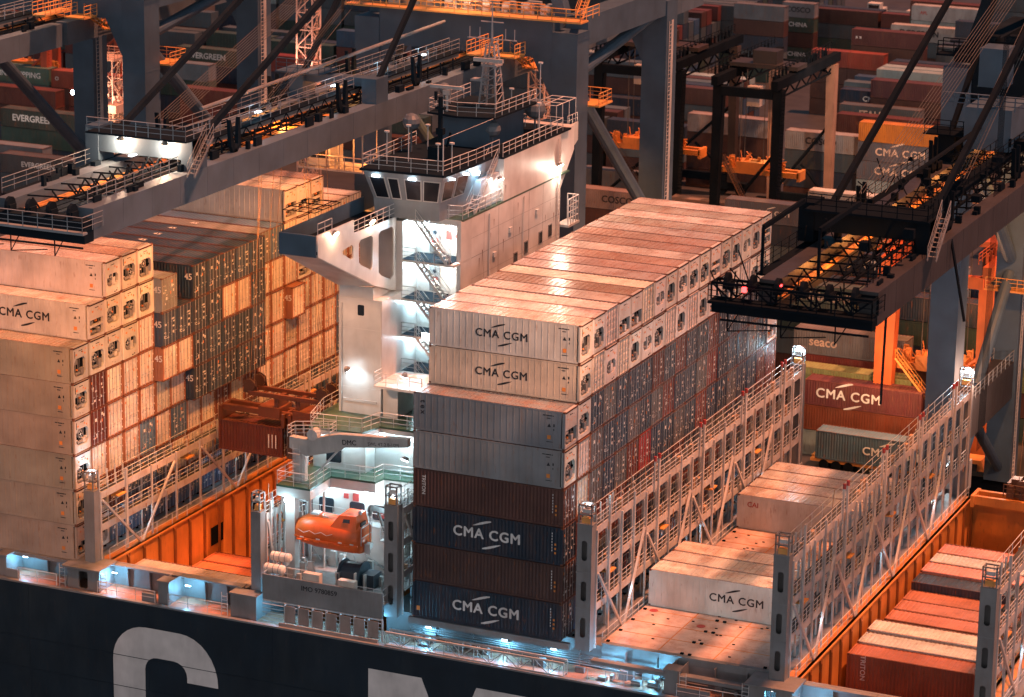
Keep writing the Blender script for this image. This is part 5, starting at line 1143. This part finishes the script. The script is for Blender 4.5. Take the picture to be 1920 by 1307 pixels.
# trolley, cab, spreader and the pair of hanging containers
TR = thing('crane_trolley', 'orange-lit crane trolley with operator cab under the left boom', 'crane trolley', (-20.4, 19, 31))
g = MB(); g.box(-2.3, -4, .2, 2.3, 10, .6); g.box(-2, -3, .6, 2, 3, 1.1); [g.tube((sx*2.2-.1, y, 1.35), (sx*2.2+.1, y, 1.35), .3, 10) for sx in (-1, 1) for y in (-3.5, -1, 1, 3.5)]; g.build('trolley_frame', 'yelrail', TR)
g = MB(); g.box(-3.2, 7.2, -3.6, 3.0, 10.5, -3.45); rail(g, [(-3.1, 7.3, -3.45), (2.9, 7.3, -3.45), (2.9, 10.4, -3.45)], 1.1, .9, .05, 2); [g.tube((x, y, -3.45), (x, y, .4), .08, 6) for x in (-3, -.6, .6, 2.8) for y in (7.5, 10.2)]; g.build('cab_platform', 'lashing', TR)
g = MB(); g.box(-2.4, 7.8, -3.4, -.4, 10.2, -1.0); cab = g.build('operator_cab', 'cream', TR); g = MB(); g.box(-2.2, 7.77, -2.7, -.6, 7.8, -1.4); g.build('window', 'glass', cab)
l = lamp('POINT', (-20.9, 26.0, 30.0), 350, WARM, .3); l = lamp('POINT', (-18.6, 28.5, 29.0), 160, WARM, .3)
SP = thing('container_spreader', 'rusty brown twin-lift spreader frame hanging on ropes from the left boom', 'spreader', (-20.4, 19.1, 8.0))
g = MB()
g.box(-6.2, -.9, -.1, 6.2, -.45, .35); g.box(-6.2, .45, -.1, 6.2, .9, .35)
for x in (-6.3, -.35, .25, 6.1): g.box(x, -1.25, -.9, x+.25, 1.25, .3)
g.box(-2.6, -1.1, -.2, -.6, 1.1, .7); g.box(.6, -1.1, -.2, 2.6, 1.1, .7); g.build('spreader_beam', 'oc', SP, color=(.12, .035, .015))
g = MB(); g.box(-3.6, -1.0, 1.5, 3.6, -.7, 1.85); g.box(-3.6, .7, 1.5, 3.6, 1.0, 1.85); g.box(-1.2, -.9, .7, -.8, .9, 1.6); g.box(.8, -.9, .7, 1.2, .9, 1.6); g.build('head_block', 'oc', SP, color=(.10, .03, .015))
g = MB()
for x in (-3.5, 3.3):
    for y in (-.95, .75): g.tube((x-.05, y, 2.3), (x-.05, y+.22, 2.3), .55, 12); g.prism([(x-.75, 1.6), (x+.65, 1.6), (x+.45, 2.7), (x-.1, 3.0), (x-.55, 2.7)], 'y', y+.25, y+.33)
g.each('sheave', 'oc', SP, color=(.05, .02, .012))
g = MB()
for x, xt in ((-3.5, -1.9), (3.3, 1.9)):
    for y in (-.9, .85): g.tube((x, y, 2.5), (xt, y*1.2, 23.3), .022, 4); g.tube((x+.45, y, 2.5), (xt+.2, y*2.4, 23.3), .022, 4)
g.build('hoist_rope', 'ropelit', SP)
GT = 'twenty-foot containers hanging from the spreader'
t = dry('D', (-20.4-6.35, 17.9, 4.5), 'dark red-brown half-length container hanging under the left end of the spreader', GT, L=6.058, H=2.591, color=(.11, .025, .015), doors=True)
letters('|||', (5.1, .0, 1.4), 1.3, t, .005, 'white')
t = dry('G', (-20.4+.1, 17.9, 4.5), 'grey half-length container hanging behind the deckhouse under the spreader', GT, L=6.058, H=2.591, color=(.07, .06, .06), doors=True)

# second spreader parked over the far end of the right hold, with its lit machinery house
SQ = thing('container_spreader', 'orange spreader with dark machinery on top over the far end of the right hold', 'spreader', (37, 47.2, .2))
g = MB(); g.box(-6.1, -1.0, -.5, 6.1, -.6, .25); g.box(-6.1, .6, -.5, 6.1, 1.0, .25); g.box(-6.3, -1.2, -.7, -6.0, 1.2, .3); g.box(6.0, -1.2, -.7, 6.3, 1.2, .3); g.box(-1.5, -1.1, -.3, 1.5, 1.1, .6); g.build('spreader_beam', 'orange', SQ)
g = MB(); rq = random.Random(12)
for k in range(26): x = rq.uniform(-3.5, 5.5); g.box(x, rq.uniform(-1, .6), .3, x+rq.uniform(.15, .8), 1.0, .3+rq.uniform(.2, 1.6))
for k in range(5): g.tube((-2+k*1.6, -.9, 1.6), (-2+k*1.6, -.7, 1.6), .5, 12)
rail(g, [(-3.5, -1.1, .6), (6, -1.1, .6)], 1.1, .8, .04, 2); g.build('spreader_machinery', 'oc', SQ, color=(.10, .05, .03))
g = MB(); [g.tube((x, 0, 1.5), (x*.6, .1, 31), .03, 4) for x in (-2.5, -1.5, 1.5, 2.5)]; g.build('hoist_rope', 'ropelit', SQ)
g = MB(); g.box(26.4, 49.6, -.4, 29.4, 51.0, 2.2); hb = g.build('deck_store', 'cream', SHIP, 'small white deck store lit at the far end'); g = MB(); g.box(27.1, 49.56, .4, 28.7, 49.6, 1.8); g.build('lit_window', 'tube', hb)
l = lamp('POINT', (28.5, 49.0, 2.6), 160, COOL, .2)
l = lamp('POINT', (32, 60, 7), 3200, (1, .60, .45), .4)  # added fill without a fixture, brightens the crane's tie beam and leg

# ================================================================ yard gantries
def rtg(x0, x1, y0, y1, top, lab, mcol, m='oc', near=None, lw=1.):
    near = near or m; rq_ = random.Random(int(x0))
    T = thing('yard_gantry_crane', lab, 'yard crane', (x0, y0, -11), 'gantry cranes in the container yard')
    w = x1-x0; d = y1-y0; H = top+11
    for x in (0, w):
        for y in (0, d):
            g = MB(); s = 1.0 if y == 0 else -1.0; g.loft([[(x-.5*lw, y-.6, 1.4), (x+.5*lw, y-.6, 1.4), (x+.5*lw, y+.6, 1.4), (x-.5*lw, y+.6, 1.4)], [(x-.62*lw, y-.8+s*.6, H), (x+.62*lw, y-.8+s*.6, H), (x+.62*lw, y+.8+s*.6, H), (x-.62*lw, y+.8+s*.6, H)]]); g.build('leg', near if y == 0 else m, T, color=mcol[0] if y == 0 else mcol[1])
            g = MB(); g.box(x-2.2, y-.7, .9, x+2.2, y+.7, 1.9); [g.tube((x-1.4+k*2.8, y-.35, .75), (x-1.4+k*2.8, y+.35, .75), .75, 12) for k in (0, 1)]; g.build('wheel_bogie', 'dark', T)
    for x in (0, w): g = MB(); g.box(x-.45, -1.5, H+.2, x+.45, d+1.5, H+1.4); [g.box(x-.6, k*1.5, H+1.4, x-.4, k*1.5+.3, H+2.4) for k in range(int(d/1.5))]; g.build('top_girder', near, T, color=mcol[0]); r = MB(); rail(r, [(x-.9, -1.5, H+1.6), (x-.9, d+1.5, H+1.6)], 1.1, 1.4, .05, 2); r.build('railing', 'dark' if mcol[0][0] < .2 else m, T, color=mcol[0])
    for y in (0, d): g = MB(); g.box(.55, y-.5, 1.9, w-.55, y+.5, 2.9); g.tube((0, y, 2.5), (w, y+.01, H*.62), .22, 8); g.tube((w, y, 2.5), (w*.5, y+.01, H*.33), .2, 8); g.box(.6, y-.4, H-1.2, w-.6, y+.4, H); g.build('sill_beam', near, T, color=mcol[0])
    g = MB()
    for x in (0, w):
        for k in range(5): g.bar((x, d*k/5, H+.2), (x, d*(k+.5)/5, H-1.1), .16); g.bar((x, d*(k+.5)/5, H-1.1), (x, d*(k+1)/5, H+.2), .16)
        g.bar((x, 0, H-1.1), (x, d, H-1.1), .2)
        for k in range(14): y_ = rq_.uniform(0, d); g.box(x-.9, y_, H+.2, x-.4, y_+rq_.uniform(.3, 1.4), H+rq_.uniform(.8, 2.4))
    ladder(g, (w+.7, -.3, 1.5), (w+.7, .2, H), .5, .05, .5)
    g.build('girder_truss', near, T, color=mcol[0])
    g = MB(); stair(g, (w-1, -1.0, 2.0), (1.5, -1.0, H*.55), .7, (0, 1, 0), 30); g.build('access_stair', m, T, color=mcol[2])
    g = MB(); g.box(-.6, d*.25, H+1.65, w+.6, d*.25+4, H+2.2); g.box(w*.3, d*.25+.5, H+2.2, w*.7, d*.25+3.2, H+3.9); tr = g.build('trolley', m, T, color=mcol[3]); g = MB(); g.box(w*.3, d*.25-1.5, H-3.2, w*.52, d*.25+.6, H-.6); g.build('operator_cab', 'oc', T, color=(.5, .45, .42))
    g = MB(); zz = H*.45; g.box(-1.2, 2.2, zz, w+2.5, 2.2+.5, zz+.7); g.box(-1.2, 2.2+1.9, zz, w+2.5, 2.2+2.4, zz+.7); g.box(-1.5, 2.2, zz-.4, -1.1, 2.2+2.4, zz+.9); g.box(w+2.3, 2.2, zz-.4, w+2.7, 2.2+2.4, zz+.9); g.box(w*.25, 2.2-.1, zz+.7, w*.75, 2.2+2.5, zz+1.6)
    rq = random.Random(4)
    for k in range(60):
        x_, y_ = rq.uniform(w*.05, w*1.0), rq.uniform(2, 4.4)
        if k % 2: g.box(x_, y_, zz+.6, x_+rq.uniform(.1, .6), y_+rq.uniform(.1, .5), zz+.7+rq.uniform(.1, 1.5))
        else: g.tube((x_, y_, zz+rq.uniform(.5, 2)), (x_+rq.uniform(-1.2, 1.2), y_+.3, zz+rq.uniform(.6, 2.8)), .07, 5)
    sp = g.build('spreader', 'oc', T, color=(.62, .21, .04))
    g = MB(); [g.tube((x, 2.2+y, zz+1.6), (x, 2.2+y, H+1.6), .05, 4) for x in (w*.3, w*.7) for y in (.2, 2.2)]; g.build('hoist_rope', 'rope', T)
    return T
dk = (.02, .02, .022)
rtg(-37.0, -28.8, 168, 191.5, 10.5, 'dark gantry with orange spreader standing over the pale containers', (dk, (.30, .17, .12), (.16, .07, .03), (.035, .03, .03)), near='dark')
rtg(-57, -45.5, 176, 199, 10.5, 'dark gantry half hidden behind the tall grey crane leg', (dk, (.05, .035, .03), (.06, .03, .02), (.05, .03, .02)), near='dark')
rtg(10.2, 20.6, 88.5, 112, 9, 'orange-red gantry behind the right lashing bridge lamp', ((.60, .13, .03), (.60, .13, .03), (.75, .3, .06), (.5, .12, .04)), lw=1.7)
rtg(-166, -154, 190, 212, 9, 'red-legged gantry at the far upper left', ((.42, .07, .03), (.42, .07, .03), (.3, .1, .04), (.3, .08, .04)))
# lattice towers seen between the crane legs
def lattice(cx, cy, z0, z1, w, lab, head=True):
    T = thing('lattice_tower', lab, 'lattice tower', (cx, cy, z0), 'floodlit lattice towers'); h = z1-z0; g = MB()
    for sx in (-1, 1):
        for sy in (-1, 1): g.tube((sx*w/2, sy*w/2, 0), (sx*w/2, sy*w/2, h), .13, 6)
    n = int(h/w)
    for k in range(n+1):
        z = k*h/n; q = [(-w/2, -w/2), (w/2, -w/2), (w/2, w/2), (-w/2, w/2)]
        for i in range(4):
            a, b = q[i], q[(i+1) % 4]; g.tube((*a, z), (*b, z), .08, 5)
            if k < n: g.tube((*(a if (k+i) % 2 else b), z), (*(b if (k+i) % 2 else a), z+h/n), .07, 5)
    g.build('lattice_frame', 'oc', T, color=(.62, .40, .32))
    g = MB(); ladder(g, (w/2+.1, 0, 0), (w/2+.1, 0, h), .5, .05, .4, (0, 1, 0))
    for z in (h*.35, h*.7, h): g.box(-w*.8, -w*.8, z, w*.8, w*.8, z+.12); rail(g, [(-w*.8, -w*.8, z), (w*.8, -w*.8, z), (w*.8, w*.8, z), (-w*.8, w*.8, z)], 1.1, .9, .05, 2, True)
    g.build('tower_platform', 'oc', T, color=(.66, .42, .30))
    if head:
        g = MB(); rq = random.Random(int(cx)); g.box(-w*1.3, -w*.9, h*.74, w*.9, w*.9, h*.78)
        for k in range(34): x, y, z = rq.uniform(-w*1.2, w*.7), rq.uniform(-w*.9, w*.7), h*.78+rq.uniform(0, 2.3); g.box(x, y, z, x+rq.uniform(.2, .8), y+.4, z+rq.uniform(.2, .6))
        g.build('tower_machinery', 'oc', T, color=(.66, .45, .36))
        l = lamp('POINT', (cx-w*1.0, cy-w*2.6, z0+h*.76), 7000, (1, .55, .35), .4)
        f = MB(); f.tube((-w*1.5, -w, h*.83), (-w*1.3, -w, h*.83), .3, 8); f.build('lamp_glass', 'lampW', T)
    return T
lattice(-104.5, 128, -11, 14.5, 2.6, 'pinkish lattice tower with cluttered head at the far upper left')
lattice(-97, 168, -11, 30, 2.4, 'slim pink lattice tower rising behind the boom stays', False)
lattice(-54.5, 150, -11, 14, 2.2, 'grey-pink lattice tower behind the tall crane legs', False)
l = lamp('POINT', (-98, 163, 8), 3500, (1, .5, .36), .5)
# ================================================================ the container yard
TH = 2.66
GY = 'containers stacked in the yard'
REST = []
def stack(x, y, cols, where, L=12.192, text=None, colors=None, marks=True):
    """cols lowest first; text {tier: (string, size, material, bold)}"""
    n = len(cols)
    for k, ch in enumerate(cols):
        if ch == '.': continue
        if not ((text or {}).get(k) or k == n-1 or (y < 100 and k >= n-2)): REST.append((x, y, k, ch, L)); continue
        pos = 'top' if k == n-1 else (NTH[n-1-k]+' from top')
        c = (colors or {}).get(k)
        lt = (text or {}).get(k)
        lab = f"{CN[ch]} container{' with lettering' if lt else ''}, {pos} of the stack {where}"
        w = lab.split()
        t = dry(ch, (x, y, -11+k*TH), lab if len(w) <= 16 else ' '.join(w[:16]), GY, L=L, H=2.591, doors=False, color=tuple(v*a_ for v, a_ in zip(c or CC[ch], (.56, .60, .66))))  # colour darkened and blued to stand in for weaker light in the yard
        if lt:
            s, sz, m, bo = lt[:4]; fx = lt[4] if len(lt) > 4 else L/2
            if s == 'LOGO': put('lettering', logo_mesh(m, .03, sz), t, loc=(fx, .0, 1.3))
            else: letters(s, (fx, .0, lt[5] if len(lt) > 5 else 1.35), sz, t, bo, m)
YS = [ # x, y, tiers lowest first, where, L, text
 (-1.7, 95.4, 'DYRG', 'behind the far end of the middle bay', 12.192, {3: ('seaco', 1.35, 'rt', .03, 3.2)}, {3: (.30, .27, .26), 1: (.42, .42, .15)}),
 (0.4, 90.5, 'WDE', 'carrying the green roof below the grey lettered one', 12.192, None, {2: (.40, .42, .16)}),
 (2.7, 86.2, 'WDD', 'with white lettering beside the orange gantry', 12.192, {2: ('LOGO', 1.0, 'white', .03, 4.6)}, {2: (.20, .05, .05), 1: (.30, .07, .03), 0: (.45, .25, .12)}),
 (-6.3, 103.6, 'DDGEE', 'dark green, nearest the middle bay', 12.192, {4: ('CHINA SHIPPING', 1.3, 'rt', .03, 6.5)}, {4: (.16, .19, .14), 3: (.13, .16, .12)}),
 (6.4, 103.6, 'DDNEN', 'right of the green lettered one', 12.192, None, None),
 (-8.3, 117.2, 'DGNN', 'seen through the dark boom, front left', 12.192, {3: ('SEACO', 1.2, 'white', .02, 8.5)}, None),
 (4.4, 117.2, 'DGCCC', 'white, left of the near grey crane leg', 6.058, None, {4: (.75, .66, .58), 3: (.7, .62, .55)}),
 (-5.1, 119.9, 'DDGNN', 'navy lettered, seen through the dark boom', 12.192, {4: ('LOGO', 1.1, 'white', .03, 7.0)}, None),
 (-9.5, 125.5, 'DRGOW', 'brown tops behind the navy lettered one', 12.192, None, {4: (.40, .26, .12)}),
 (8.4, 120, 'NBCB', 'blue-topped beside the near grey leg', 12.192, None, None),
 (21, 100, 'EDYWR', 'at the far right edge behind the crane', 12.192, None, None),
 (-29.5, 151, 'NGNN', 'charcoal, just behind the far end of the middle bay', 12.192, {3: ('LOGO', .62, 'white', .03, 6.4)}, {3: (.16, .17, .20)}),
 (-28.8, 160, 'DNC', 'pale, under the dark yard gantry', 12.192, None, None),
 (-25.5, 172.3, 'DNW', 'cream topped behind the charcoal lettered one', 12.192, None, None),
 (-37.1, 196.8, 'DNKC', 'pale lettered, behind the dark yard gantry', 12.192, {3: ('COSCO', 1.3, 'black', .03, 5.2)}, {3: (.50, .42, .37)}),
 (-25.7, 194.2, 'DCGGO', 'bright orange topped', 12.192, {3: ('LOGO', 1.05, 'rt', .03), 2: ('LOGO', 1.05, 'rt', .03)}, {4: (.78, .24, .03), 3: (.17, .17, .19), 2: (.16, .17, .19)}),
 (-34.5, 212, 'DNDD', 'orange-marked, behind the orange topped one', 12.192, None, None),
 (-36.5, 219.5, 'DDKK', 'with large orange lettering', 12.192, {3: ('ITALIA', 1.5, 'rt', .03, 5.2)}, {3: (.14, .15, .15)}),
 (-40.1, 231.3, 'DNGN', 'navy topped behind the orange lettered one', 12.192, {3: ('CMA CGM', 1.1, 'white', .03)}, None),
 (-34.0, 226.6, 'DDRDD', 'tall dark maroon one in the middle right yard', 12.192, None, {4: (.15, .05, .05), 3: (.14, .045, .045)}),
 (-55.2, 263.3, 'DDDR', 'brighter red topped, in the upper yard', 6.058, None, {3: (.40, .07, .045)}),
 (-49.1, 263.3, 'DDDR', 'second bright red one right beside it', 6.058, None, {3: (.42, .07, .04)}),
 (-50.8, 270.5, 'DDDDD', 'long maroon with white marks in the upper yard', 12.192, {4: ('x x', .8, 'white', .02, 1.2)}, {4: (.16, .045, .04)}),
 (-51.3, 294.6, 'DDGW', 'white with dark lettering in the upper right yard', 12.192, {3: ('EVERGREEN', 1.3, 'black', .03, 5.0)}, {3: (.7, .6, .52)}),
 (-49.5, 300.5, 'DDGWC', 'pale with blue roof in the upper right yard', 12.192, {4: ('APL', .8, 'redplate', .02, 2.2)}, None),
 (-51.1, 305.1, 'DDDED', 'maroon at the top edge of the yard', 12.192, None, None),
 (-75.9, 309.4, 'EDEG', 'grey lettered one by the parked trucks', 6.058, {3: ('COSCO', 1.3, 'black', .03), 2: ('CHINA', 1.1, 'white', .02), 0: ('CHINA', 1.1, 'white', .02)}, {3: (.30, .28, .28)}),
 (-77.1, 287, 'EGNDG', 'dark, left of the grey lettered one', 9.1, None, None),
 (-53.6, 202, 'DDDC', 'white roofed behind the tall grey crane leg', 12.192, None, {3: (.5, .4, .36)}),
 (-57.4, 171, 'DC', 'pale with dark lettering behind the crane braces', 12.192, {1: ('COSCO', 1.3, 'black', .03, 5.5)}, {1: (.42, .30, .26)}),
 (-44.4, 171, 'DC', 'pale, between the crane braces and the middle bay', 12.192, {1: ('NYK LINE', 1.1, 'rt', .02)}, {1: (.35, .24, .2)}),
 (-64, 183, 'DG', 'low grey one behind the superstructure', 12.192, None, None),
 (-146.1, 216.1, 'GDNE', 'green lettered one behind the slanting stays', 12.192, {3: ('EVERGREEN', 1.3, 'white', .03, 5.5)}, None),
 (-133.5, 216.1, 'GDNR', 'red beside the green lettered one', 12.192, None, None),
 (-145, 203, 'DNEB', 'blue roofed in front of the green lettered one', 12.192, None, {3: (.20, .24, .26)}),
 (-141.6, 158.9, 'DNEE', 'dark green lettered one at the left edge', 12.192, {3: ('EVERGREEN', 1.3, 'white', .03, 5.4)}, {3: (.06, .075, .06)}),
 (-129, 160, 'DNEK', 'beside the dark green one at the left', 12.192, None, None),
 (-139.9, 148, 'DNG', 'grey-brown at the left edge', 12.192, None, None),
 (-131.2, 142.9, 'DKE', 'dark lettered low one at the left edge', 12.192, {2: ('EVERGREEN', 1.0, 'white', .02, 6)}, {2: (.10, .10, .10)}),
 (-151.7, 188.0, 'DDDR', 'bright red in the far left yard', 12.192, {3: ('O', .8, 'white', .02, 1.0)}, {3: (.45, .09, .05)}),
 (-164.5, 188.4, 'DDGE', 'green lettered at the far left', 12.192, {3: ('CHINA SHIPPING', 1.2, 'white', .02)}, {3: (.12, .22, .16)}),
 (-141, 176, 'DDRD', 'dark red under the left gantry', 12.192, None, None),
 (-153.6, 173, 'DNDD', 'maroon at the far left under the gantry', 12.192, None, None),
 (-127.5, 185, 'DNRD', 'dark red behind the lattice tower', 12.192, None, None),
]
M['rt'] = mat('warm_white_lettering', (.72, .50, .38), .6, dirt=.2)
occ = []
for e in YS:
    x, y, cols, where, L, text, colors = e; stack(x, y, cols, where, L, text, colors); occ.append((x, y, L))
# the yard's further rows: deep blocks; near ones individual, the far ones one mass
rq = random.Random(21); fill = []
def free(x, y, L):
    for (a, b, l) in occ:
        if abs(y-b) < 2.5 and x < a+l+.2 and a < x+L+.2: return False
    return True
def blk(x0, x1, y0, rows, hmax, hmin=2, seed=0):
    r_ = random.Random(seed); x = x0
    while x < x1:
        hh = r_.randint(hmin, hmax)
        for i in range(rows):
            h_ = max(1, min(hmax, hh+r_.choice((-1, 0, 0, 0, 1)))); y = y0+i*2.75
            if free(x, y, 12.2) and not (-60 < x < -24 and 150 < y < 215): fill.append((x, y, h_, r_.choice('DDNNGEKKRGBW'), r_))
        x += 12.75
# (x0, x1, y0, rows, max tiers)
for i, (x0, x1, y0, n, hm, hn) in enumerate([(19, 60, 108, 3, 5, 3), (-15, 20, 128.5, 3, 3, 2), (4, 30, 150, 5, 4, 3), (-2, 28, 178, 5, 4, 3), (-36, 4, 236, 5, 5, 3), (-46, 0, 252, 3, 4, 3), (-80, -62, 205, 4, 3, 2), (-38, 20, 276, 5, 5, 4),
      (-110, -70, 235, 6, 4, 3), (-200, -98, 228, 5, 5, 3), (-190, -166, 160, 4, 5, 3), (-128, -102, 240, 3, 4, 3), (-120, -84, 268, 6, 5, 3), (-165, -100, 262, 5, 5, 4), (-105, -80, 300, 6, 5, 4), (-42, 30, 318, 6, 5, 4), (-230, -105, 318, 6, 5, 4), (-118, -80, 345, 6, 5, 4), (-74, -50, 322, 2, 3, 2), (-116, -98, 190, 4, 3, 2), (-128, -112, 146, 3, 3, 2), (-160, -90, 290, 4, 5, 4)]):
    blk(x0, x1, y0, n, hm, hn, i+1)
def dist(f): return (f[0]-CAMP[0])**2+(f[1]-CAMP[1])**2
fill.sort(key=dist)
ind = []; rest = []
SKY = {}
for f in fill:
    front = not any(abs(g[0]-f[0]) < 1 and 0 < f[1]-g[1] < 3 and g[2] >= f[2] for g in fill)
    (ind if front and len(ind) < 0 else rest).append(f)
for i, (x, y, h_, ch, r_) in enumerate(ind):
    side = 'left' if x < -90 else ('middle' if x < -35 else 'right')
    for k in range(h_-1, -1, -1):
        c = ch if k == h_-1 else r_.choice('DDNGEKKRGBN')
        if k < h_-3: rest.append((x, y, k+1, c, r_)) if k == h_-4 else None; continue
        pos = 'top' if k == h_-1 else NTH[h_-1-k]+' from top'
        dry(c, (x, y, -11+k*TH), f"{CN[c]} container, {pos}, {NTH[i % 30]} {'nearer' if i < 30 else ('mid-distance' if i < 60 else 'farther')} plain stack counting away, {side} yard", GY, H=2.591, doors=False)
far = {}
for (x, y, h_, ch, r_) in rest:
    for k in range(h_):
        c = ch if k == h_-1 else r_.choice('DDNGEKKRGBN')
        far.setdefault(c, []).append((x, y, k, 12.192))
for (x, y, k, ch, L) in REST: far.setdefault(ch, []).append((x, y, k, L))
FM = []; mb = MB()
for i, (c, L_) in enumerate(far.items()):
    FM.append(mat('distant_dimmed_paint_'+CN[c].replace(' ', '_'), tuple(v*a_+.008 for v, a_ in zip(CC[c], (.34, .48, .56))), .55, dirt=.4, rust=.3))  # dimmer yard light put into these colours
    for (x, y, k, L) in L_:
        z = -11+k*TH
        mb.box(x, y, z, x+.2, y+2.43, z+2.58, i); mb.box(x+L-.2, y, z, x+L, y+2.43, z+2.58, i); mb.box(x+.2, y+.05, z+.01, x+L-.2, y+2.38, z+2.55, i)
        mb.box(x+.2, y, z+2.48, x+L-.2, y+.05, z+2.58, i); mb.box(x+.2, y, z, x+L-.2, y+.05, z+.14, i)
        for q in range(int(L*1.64)): mb.box(x+.5+q*.58, y+.02, z+.14, x+.72+q*.58, y+.05, z+2.48, i)
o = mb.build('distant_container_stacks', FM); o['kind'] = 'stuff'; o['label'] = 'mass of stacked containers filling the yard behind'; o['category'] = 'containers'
# ---------------------------------------------------------------- trucks
def truck(x, y, lab, col, box=None, rot=0., group='yard trucks'):
    T = thing('yard_truck', lab, 'truck', (x, y, -11), group, rot)
    g = MB(); g.box(0, .1, .75, 12.6, 2.35, 1.05); g.box(0, .5, 1.05, .3, 1.9, 1.3); g.build('trailer', 'yelrail', T)
    for wx in (1.4, 2.7, 4.0, 10.8, 13.8, 17.0):
        for yy in (.05, 1.95): g = MB(); g.tube((wx, yy, .52), (wx, yy+.4, .52), .52, 12); w = g.build('wheel', 'dark', T)
    g = MB(); g.box(12.3, .2, .7, 18, 2.2, 1.1); g.box(15.6, .05, 1.1, 17.9, 2.35, 1.9); g.loft([[(15.6, .05, 1.9), (17.9, .05, 1.9), (17.9, 2.35, 1.9), (15.6, 2.35, 1.9)], [(15.7, .2, 3.1), (17.4, .2, 3.1), (17.4, 2.2, 3.1), (15.7, 2.2, 3.1)]]); cabb = g.build('cab', 'oc', T, color=col)
    g = MB(); g.box(15.95, .03, 2.0, 17.1, .12, 2.75); g.build('window', 'glass', cabb); g = MB(); g.box(17.9, .3, 1.3, 17.95, .6, 1.5); g.box(17.9, 1.8, 1.3, 17.95, 2.1, 1.5); g.build('headlight', 'white', T)
    return T
truck(4.9, 82.0, 'orange yard truck and trailer carrying the steel-blue lettered container', (.6, .2, .05))
t = dry('B', (5.4, 82.0, -9.9), 'steel-blue container with white lettering riding on the orange yard truck', 'container on a truck', H=2.896, doors=False, color=(.07, .13, .18)); put('lettering', logo_mesh('white', .03, .85), t, loc=(7.8, .0, 1.4))
for i, (x, y, nm) in enumerate([(-79, 350, 'leftmost'), (-72.5, 346, 'second from left'), (-76, 362, 'rearmost'), (-66.5, 356, 'rightmost'), (-84, 357, 'far left rear')]):
    T = thing('parked_truck', f'white truck cab, {nm} of the group parked in the upper yard', 'truck', (x, y, -11), 'white trucks parked in the yard')
    g = MB(); g.box(0, 0, .6, 2.5, 5.5, 1.3); g.box(0, 0, 1.3, 2.5, 2.2, 3.3); g.box(.1, 2.4, 1.3, 2.4, 5.4, 2.0); g.build('cab', 'oc', T, color=(.62, .60, .57)); g = MB(); g.box(.2, -.03, 2.2, 2.3, 0, 3.0); g.build('window', 'glass', T)
    for wy in (1.0, 4.4): g = MB(); g.tube((-.05, wy, .5), (2.55, wy, .5), .5, 12); g.build('wheel', 'dark', T)
# ---------------------------------------------------------------- working lights of the port, and added fill lamps
lamp('SPOT', (-16.9, 12, 31.0), 38000, WARM, .6, (-25, 20, 2), 125, .8)
lamp('SPOT', (27.5, -5, 34.0), 30000, (1, .48, .26), .5, (5, 2.5, 20.5), 34, .6)
lamp('SPOT', (22, -14, 30.0), 9000, (1, .9, .8), .5, (21, 10, 1), 30, .7)
lamp('SPOT', (-18.0, 34, 31.0), 21000, WARM, .6, (-24, 34, 2), 120, .6)
lamp('SPOT', (-19.0, -15, 31.0), 30000, WARM, .6, (-34, 0, 15), 75, .9)
lamp('SPOT', (35.6, 12, 31.0), 11000, WARM, .6, (36, 16, -2), 115, .6)
lamp('SPOT', (35.6, 32, 31.0), 13000, WARM, .6, (34, 34, -2), 115, .6)
lamp('SPOT', (-20.4, 62, 31.0), 20000, WARM, .6, (-22, 66, -11), 120, .6)
lamp('SPOT', (35.6, 62, 31.0), 26000, WARM, .6, (25, 84, -11), 120, .6)
lamp('SPOT', (-20.4, 90, 33.0), 90000, WARM, .6, (-30, 170, -11), 90, .8)
lamp('SPOT', (-64, 90, 33.0), 60000, WARM, .6, (-50, 150, -11), 90, .8)
lamp('SPOT', (-35, 185, 9.5), 9000, WARM, .6, (-35, 178, -11), 130, .8)
lamp('SPOT', (15, 100, 8), 7000, WARM, .6, (13, 98, -11), 140, .8)
lamp('POINT', (13, 80, 0), 4800, (1, .5, .25), .4)  # added fill lamp without a fixture, brightens the orange gantry
lamp('POINT', (0, 80.5, 4), 2600, (1, .62, .42), .4)  # second added fill in front of the gantry, no fixture here
lamp('POINT', (24, 88, 6), 2200, (1, .5, .25), .4)
lamp('SPOT', (-60, 215, 26), 20000, (1, .72, .55), .6, (-50, 262, -4), 80, .8)
lamp('SPOT', (-10, 165, 26), 42000, (1, .66, .48), .6, (-24, 200, -4), 80, .8)
lamp('SPOT', (-120, 140, 26), 20000, (1, .72, .55), .6, (-140, 185, -6), 90, .8)

lamp('SPOT', (-17.0, -14, 30.8), 24000, (1, .50, .28), .5, (-9.3, 9.5, 15.5), 26, .5)
